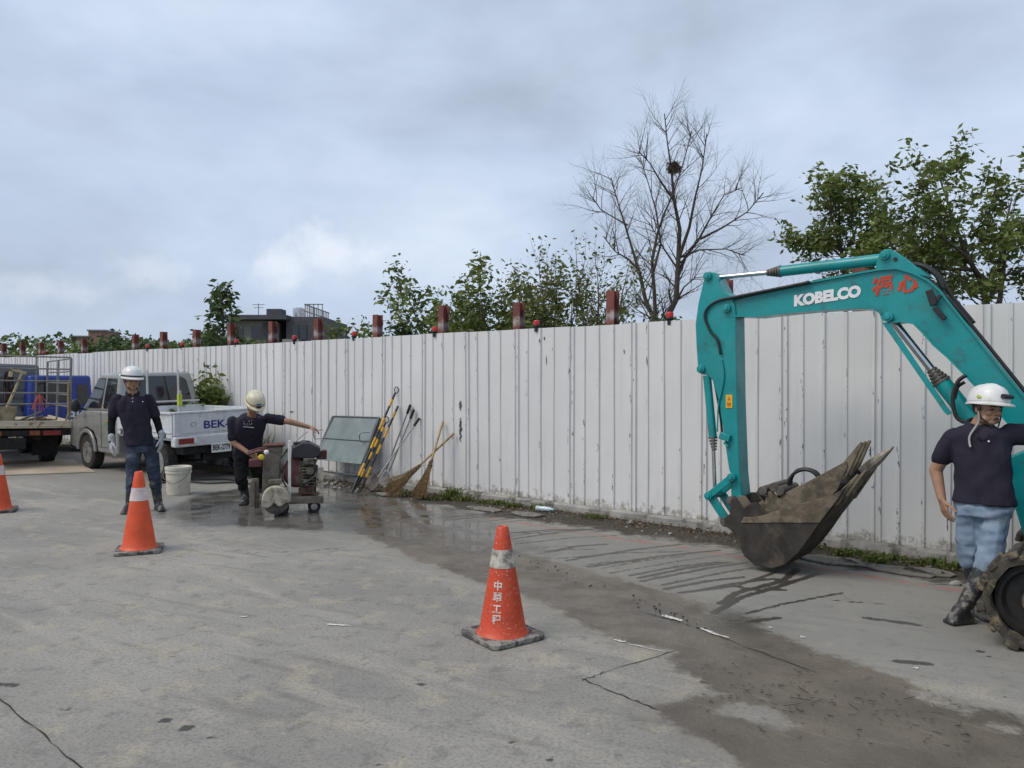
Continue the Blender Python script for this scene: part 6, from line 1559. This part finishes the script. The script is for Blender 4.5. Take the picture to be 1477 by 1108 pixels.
# --- standing man in front of the pickup
def man_standing():
    base = gp(207, 737); K = base.y / FPX; brg = math.atan2(base.x, base.y)
    r = thing('person', 'standing man in white helmet, navy polo, dark jeans, white gloves and rubber boots', 'person', tuple(base), -brg)
    Q = lambda px, py, dy=0.0: V(((px - 207) * K, dy, CAMH - (py - HZ) * K))
    hc = Q(192, 549, -.03); R = Euler((.10, .02, .32)).to_matrix()
    sL, sR = Q(173, 575), Q(214, 575); eL, eR = Q(166, 607, .04), Q(224, 606, .04); wL, wR = Q(166, 634, -.02), Q(230, 631, -.02); hL, hR = Q(195, 641), Q(215, 641); kL, kR = Q(192, 688, -.03), Q(221, 689, -.03); aL, aR = Q(189, 727), Q(226, 728); tL, tR = Q(183, 735, -.17), Q(230, 737, -.17)
    ch = Q(193, 590); wa = Q(200, 624); pe = Q(205, 641)
    mb = MB(); head_parts(mb, hc, R); mb.cap(Q(193, 573, .01), .058, hc + V((0, .015, -.05)), .052); X1 = (1, 0, 0)
    mb.loft([(Q(193, 575), .11, .06, (0, 0, 1), X1), (ch, .15, .10, (0, 0, 1), X1), (wa, .125, .09, (0, 0, 1), X1), (pe, .14, .10, (0, 0, 1), X1)])
    limb(mb, [sL, eL, wL], [.040, .036, .026]); limb(mb, [sR, eR, wR], [.040, .036, .026]); limb(mb, [hL, kL, aL], [.075, .05, .036]); limb(mb, [hR, kR, aR], [.075, .05, .036])
    hand(mb, wL, V((.0, -.1, -1)), V((.3, -1, 0)), V((1, 0, 0)), .5); hand(mb, wR, V((.0, -.1, -1)), V((-.3, -1, 0)), V((-1, 0, 0)), .5)
    body = organic(mb, 'body', M_skin, r, .006, 3)
    face_bits(r, hc, R); helmet(r, hc, R, M_hat, 1.02, False, mat('dark_hat_band', (.03, .03, .03), .7), -.02)
    mb = MB(); ax = (0, 0, 1)
    mb.loft([(Q(193, 570), .065, .06, ax, X1), (Q(193, 573), .13, .08, ax, X1), (Q(193, 579), .18, .10, ax, X1), (ch, .175, .118, ax, X1), (Q(197, 608), .165, .118, ax, X1), (wa, .16, .116, ax, X1), (Q(203, 642), .17, .125, ax, X1)])
    mid = lambda a, b, f: a.lerp(b, f)
    for s, e in ((sL, eL), (sR, eR)): limb(mb, [s, mid(s, e, .75)], [.062, .060])
    organic(mb, 'shirt', M_navy, r, .009, 5, .022, 9, (1, 1, .6), 1)
    mb = MB(); mb.tube([Q(193, 569) + V((.07 * math.cos(a), .062 * math.sin(a) - .0, .018 + .02 * math.sin(a))) for a in np.linspace(-PI * .42, PI * 1.42, 22)], .014, 7); mb.build('collar', M_navy, r, smooth=180)
    mb = MB(); mb.box(Q(206, 579, -.128), (.016, .004, .005)); mb.box(Q(206, 579, -.128), (.005, .004, .016)); mb.build('chest_emblem', M_white, r)
    for py in (574, 579): mb = MB(); mb.ell(Q(193, py, -.118), (.006, .004, .006)); mb.build('button', M_white, r)
    mb = MB(); limb(mb, [mid(sL, eL, .6), eL, wL], [.052, .046, .036]); limb(mb, [mid(sR, eR, .6), eR, wR], [.052, .046, .036]); organic(mb, 'arm_sleeve', M_blackc, r, .008, 3, .01, 14, (1, 1, 1), 2)
    for w, sx in ((wL, 1), (wR, -1)):
        mb = MB(); mb.cap(w + V((0, 0, .05)), .04, w, .036); hand(mb, w, V((.0, -.1, -1)), V((.3 * sx, -1, 0)), V((sx, 0, 0)), .5, 1.0, 1.16); organic(mb, 'glove', M_glove, r, .006, 2)
    mb = MB(); mb.loft([(Q(203, 638), .145, .10, ax, X1), (Q(205, 646), .162, .112, ax, X1), (Q(205, 652), .165, .112, ax, X1)]); limb(mb, [hL, kL, mid(kL, aL, .45)], [.092, .072, .062]); limb(mb, [hR, kR, mid(kR, aR, .45)], [.092, .072, .062]); organic(mb, 'jeans', M_jeans, r, .009, 4, .02, 10, (1, 1, 1.3), 3)
    boots(r, ((kL, aL, tL), (kR, aR, tR)), M_boot, .30)
man_standing()
# --- man bending over the saw
def man_saw():
    base = gp(354, 727); K = base.y / FPX; brg = math.atan2(base.x, base.y)
    r = thing('person', 'man in cream helmet and dark t-shirt bending over the concrete saw, arm outstretched', 'person', tuple(base), -brg)
    Q = lambda px, py, dy=0.0: V(((px - 354) * K, dy, CAMH - (py - HZ) * K))
    hc = Q(366, 582, -.34); R = Euler((.62, .02, .30)).to_matrix()
    sL, sR = Q(336, 607, -.14), Q(385, 603, -.18); eL, eR = Q(338, 637, -.12), Q(414, 608, -.26); wL, wR = Q(359, 652, -.22), Q(440, 616, -.26); hL, hR = Q(347, 656, .05), Q(366, 655, .06); kL, kR = Q(348, 690, -.03), Q(372, 692, .10); aL, aR = Q(354, 718, .05), Q(371, 716, .18); tL, tR = Q(350, 727, -.12), Q(374, 724, .02)
    neck = Q(362, 600, -.20); ch = Q(358, 620, -.12); wa = Q(357, 642, -.02); pe = Q(356, 655, .05); X1 = (1, 0, 0); ax = (neck - pe)
    mb = MB(); head_parts(mb, hc, R); mb.cap(neck, .056, hc + R @ V((0, .015, -.05)), .05)
    mb.loft([(neck, .10, .06, ax, X1), (ch, .15, .10, ax, X1), (wa, .125, .09, ax, X1), (pe, .14, .10, ax, X1)])
    limb(mb, [sL, eL, wL], [.042, .040, .028]); limb(mb, [sR, eR, wR], [.042, .041, .029]); limb(mb, [hL, kL, aL], [.075, .05, .036]); limb(mb, [hR, kR, aR], [.075, .05, .036])
    hand(mb, wL, V((.8, -.2, -.5)), V((-.3, -.3, .8)), V((.2, -.5, -.8)), .8); hand(mb, wR, V((1, -.05, -.30)), V((.1, -.8, -.2)), V((-.1, -.2, -1)), .9)
    organic(mb, 'body', M_skin, r, .006, 3); face_bits(r, hc, R); h = helmet(r, hc, R, M_hatc, 1.02, False, mat('tan_hat_band', (.36, .21, .08), .7), -.02)
    Th = lambda x, y, z_: hc + R @ V((x, y, z_))
    mb = MB(); mb.box(Th(0, -.138, .095), (.06, .006, .02), R @ Euler((-.5, 0, 0)).to_matrix()); mb.build('badge', mat('blue_badge', (.06, .12, .28), .5), h); mb = MB(); mb.box(Th(0, -.152, .066), (.055, .012, .02), R); mb.build('badge', M_hair, h)
    mb = MB(); mb.loft([(neck + V((0, 0, .015)), .07, .06, ax, X1), (neck, .14, .09, ax, X1), (Q(361, 608, -.17), .195, .11, ax, X1), (ch, .195, .125, ax, X1), (Q(358, 632, -.06), .18, .12, ax, X1), (wa, .175, .12, ax, X1), (pe, .18, .128, ax, X1)])
    limb(mb, [sL, sL.lerp(eL, .72)], [.066, .066]); limb(mb, [sR, sR.lerp(eR, .6)], [.068, .062]); organic(mb, 'shirt', M_navy, r, .009, 5, .022, 9, (1, 1, .6), 5)
    mb = MB()
    for i in range(9): x = rnd.uniform(352, 366); y = rnd.uniform(604, 612); p0 = Q(x, y, -.315); mb.bar(p0, p0 + V((rnd.uniform(-.012, .012), 0, rnd.uniform(.012, .03))), .006, .004)
    mb.box(Q(358, 614.5, -.285), (.13, .004, .008), (0, .12, 0)); mb.build('shirt_print', mat('white_print', (.55, .52, .55), .8), r)
    mb = MB(); mb.loft([(wa, .16, .11, (0, 0, 1), X1), (pe, .175, .125, (0, 0, 1), X1), (Q(356, 664, .05), .165, .12, (0, 0, 1), X1)]); limb(mb, [hL, kL, kL.lerp(aL, .4)], [.098, .078, .07]); limb(mb, [hR, kR, kR.lerp(aR, .4)], [.098, .078, .07]); organic(mb, 'trousers', M_trous, r, .009, 4, .02, 10, (1, 1, 1.3), 6)
    boots(r, ((kL, aL, tL), (kR, aR, tR)), M_boot, .27)
man_saw()
# --- man leaning on the excavator
def man_leaning():
    base = gp(1400, 893); K = base.y / FPX; brg = math.atan2(base.x, base.y)
    r = thing('person', 'man in white helmet and faded light jeans leaning on the excavator with crossed legs', 'person', tuple(base), -brg)
    Q = lambda px, py, dy=0.0: V(((px - 1400) * K, dy, CAMH - (py - HZ) * K))
    hs = .93
    hc = Q(1421, 590, -.02); R = Euler((.05, .10, .72)).to_matrix()
    sL, sR = Q(1378, 632), Q(1449, 625, .02); eL, eR = Q(1356, 682, .05), Q(1502, 622, .10); wL, wR = Q(1364, 722, .0), Q(1548, 618, .16); hL, hR = Q(1398, 722), Q(1432, 722); kL, kR = Q(1398, 800, .02), Q(1424, 800, -.10); aL, aR = Q(1412, 868, .08), Q(1395, 866, -.12); tL, tR = Q(1424, 880, .0), Q(1379, 890, -.20)
    neck = Q(1410, 616, .01); ch = Q(1412, 652); wa = Q(1416, 692); pe = Q(1416, 722); X1 = (1, -.1, 0); ax = (0, 0, 1)
    mb = MB(); head_parts(mb, hc, R, hs); mb.cap(neck, .056, hc + R @ V((0, .015, -.05)), .052)
    mb.loft([(Q(1411, 624), .10, .06, ax, X1), (ch, .15, .10, ax, X1), (wa, .13, .10, ax, X1), (pe, .14, .10, ax, X1)])
    limb(mb, [sL, eL, wL], [.052, .043, .029]); limb(mb, [sR, eR, wR], [.052, .043, .029]); limb(mb, [hL, kL, aL], [.078, .05, .036]); limb(mb, [hR, kR, aR], [.078, .05, .036])
    hand(mb, wL, V((.25, -.1, -1)), V((.5, -.8, .1)), V((.9, .3, .2)), .45, 1.05, .98); hand(mb, wR, V((1, .1, -.25)), V((0, -.8, .4)), V((0, 0, -1)), .5)
    organic(mb, 'body', M_skin, r, .005, 3); face_bits(r, hc, R, hs, .005); h = helmet(r, hc, R, M_hat, .98, True, None, -.08)
    Th = lambda x, y, z_: hc + R @ V((x, y, z_))
    mb = MB(); mb.ell(Th(-.105, -.03, .075), (.006, .02, .014), R); mb.build('sticker', mat('lime_sticker', (.50, .56, .12), .5), h)
    mb = MB(); mb.loft([(Q(1411, 612), .07, .065, ax, X1), (Q(1411, 617), .12, .09, ax, X1), (Q(1411, 626), .178, .105, ax, X1), (ch, .175, .122, ax, X1), (Q(1415, 676), .162, .12, ax, X1), (wa, .165, .122, ax, X1), (Q(1417, 724), .186, .138, ax, X1)])
    limb(mb, [sL, sL.lerp(eL, .62)], [.068, .066]); limb(mb, [sR, sR.lerp(eR, .62)], [.072, .066]); organic(mb, 'shirt', M_navy, r, .008, 5, .024, 8, (1, 1, .6), 8)
    mb = MB(); mb.tube([Q(1410, 612) + V((.066 * math.cos(a), .066 * math.sin(a), .012 + .022 * math.sin(a))) for a in np.linspace(-PI * .36, PI * 1.30, 22)], .013, 7); mb.tube([Q(1399, 612, -.06), Q(1408, 628, -.105), Q(1414, 634, -.118)], [.012, .012, .006], 6); mb.tube([Q(1426, 611, -.06), Q(1421, 626, -.11), Q(1416, 634, -.12)], [.012, .012, .006], 6); mb.build('collar', M_navy, r, smooth=180)
    mb = MB(); mb.ell(Q(1422, 634, -.13), (.006, .004, .006)); mb.build('button', M_white, r)
    mb = MB(); mb.tube(pathc([Th(-.085, -.02, -.02), Th(-.085, -.03, -.09), Q(1399, 628, -.12), Q(1400, 643, -.135)]), .007, 6); mb.build('loose_strap', mat('grey_strap', (.35, .34, .32), .8), r, smooth=180)
    mb = MB(); mb.loft([(Q(1417, 716), .150, .105, ax, X1), (Q(1417, 728), .168, .12, ax, X1), (Q(1416, 742), .172, .122, ax, X1)]); limb(mb, [hL, kL, kL.lerp(aL, .12)], [.094, .074, .07]); limb(mb, [hR, kR, kR.lerp(aR, .15)], [.094, .078, .072]); organic(mb, 'jeans', M_jeansl, r, .008, 4, .026, 9, (.9, .9, 1.25), 9)
    boots(r, ((kL, aL, tL), (kR, aR, tR)), M_boot, .30)
man_leaning()
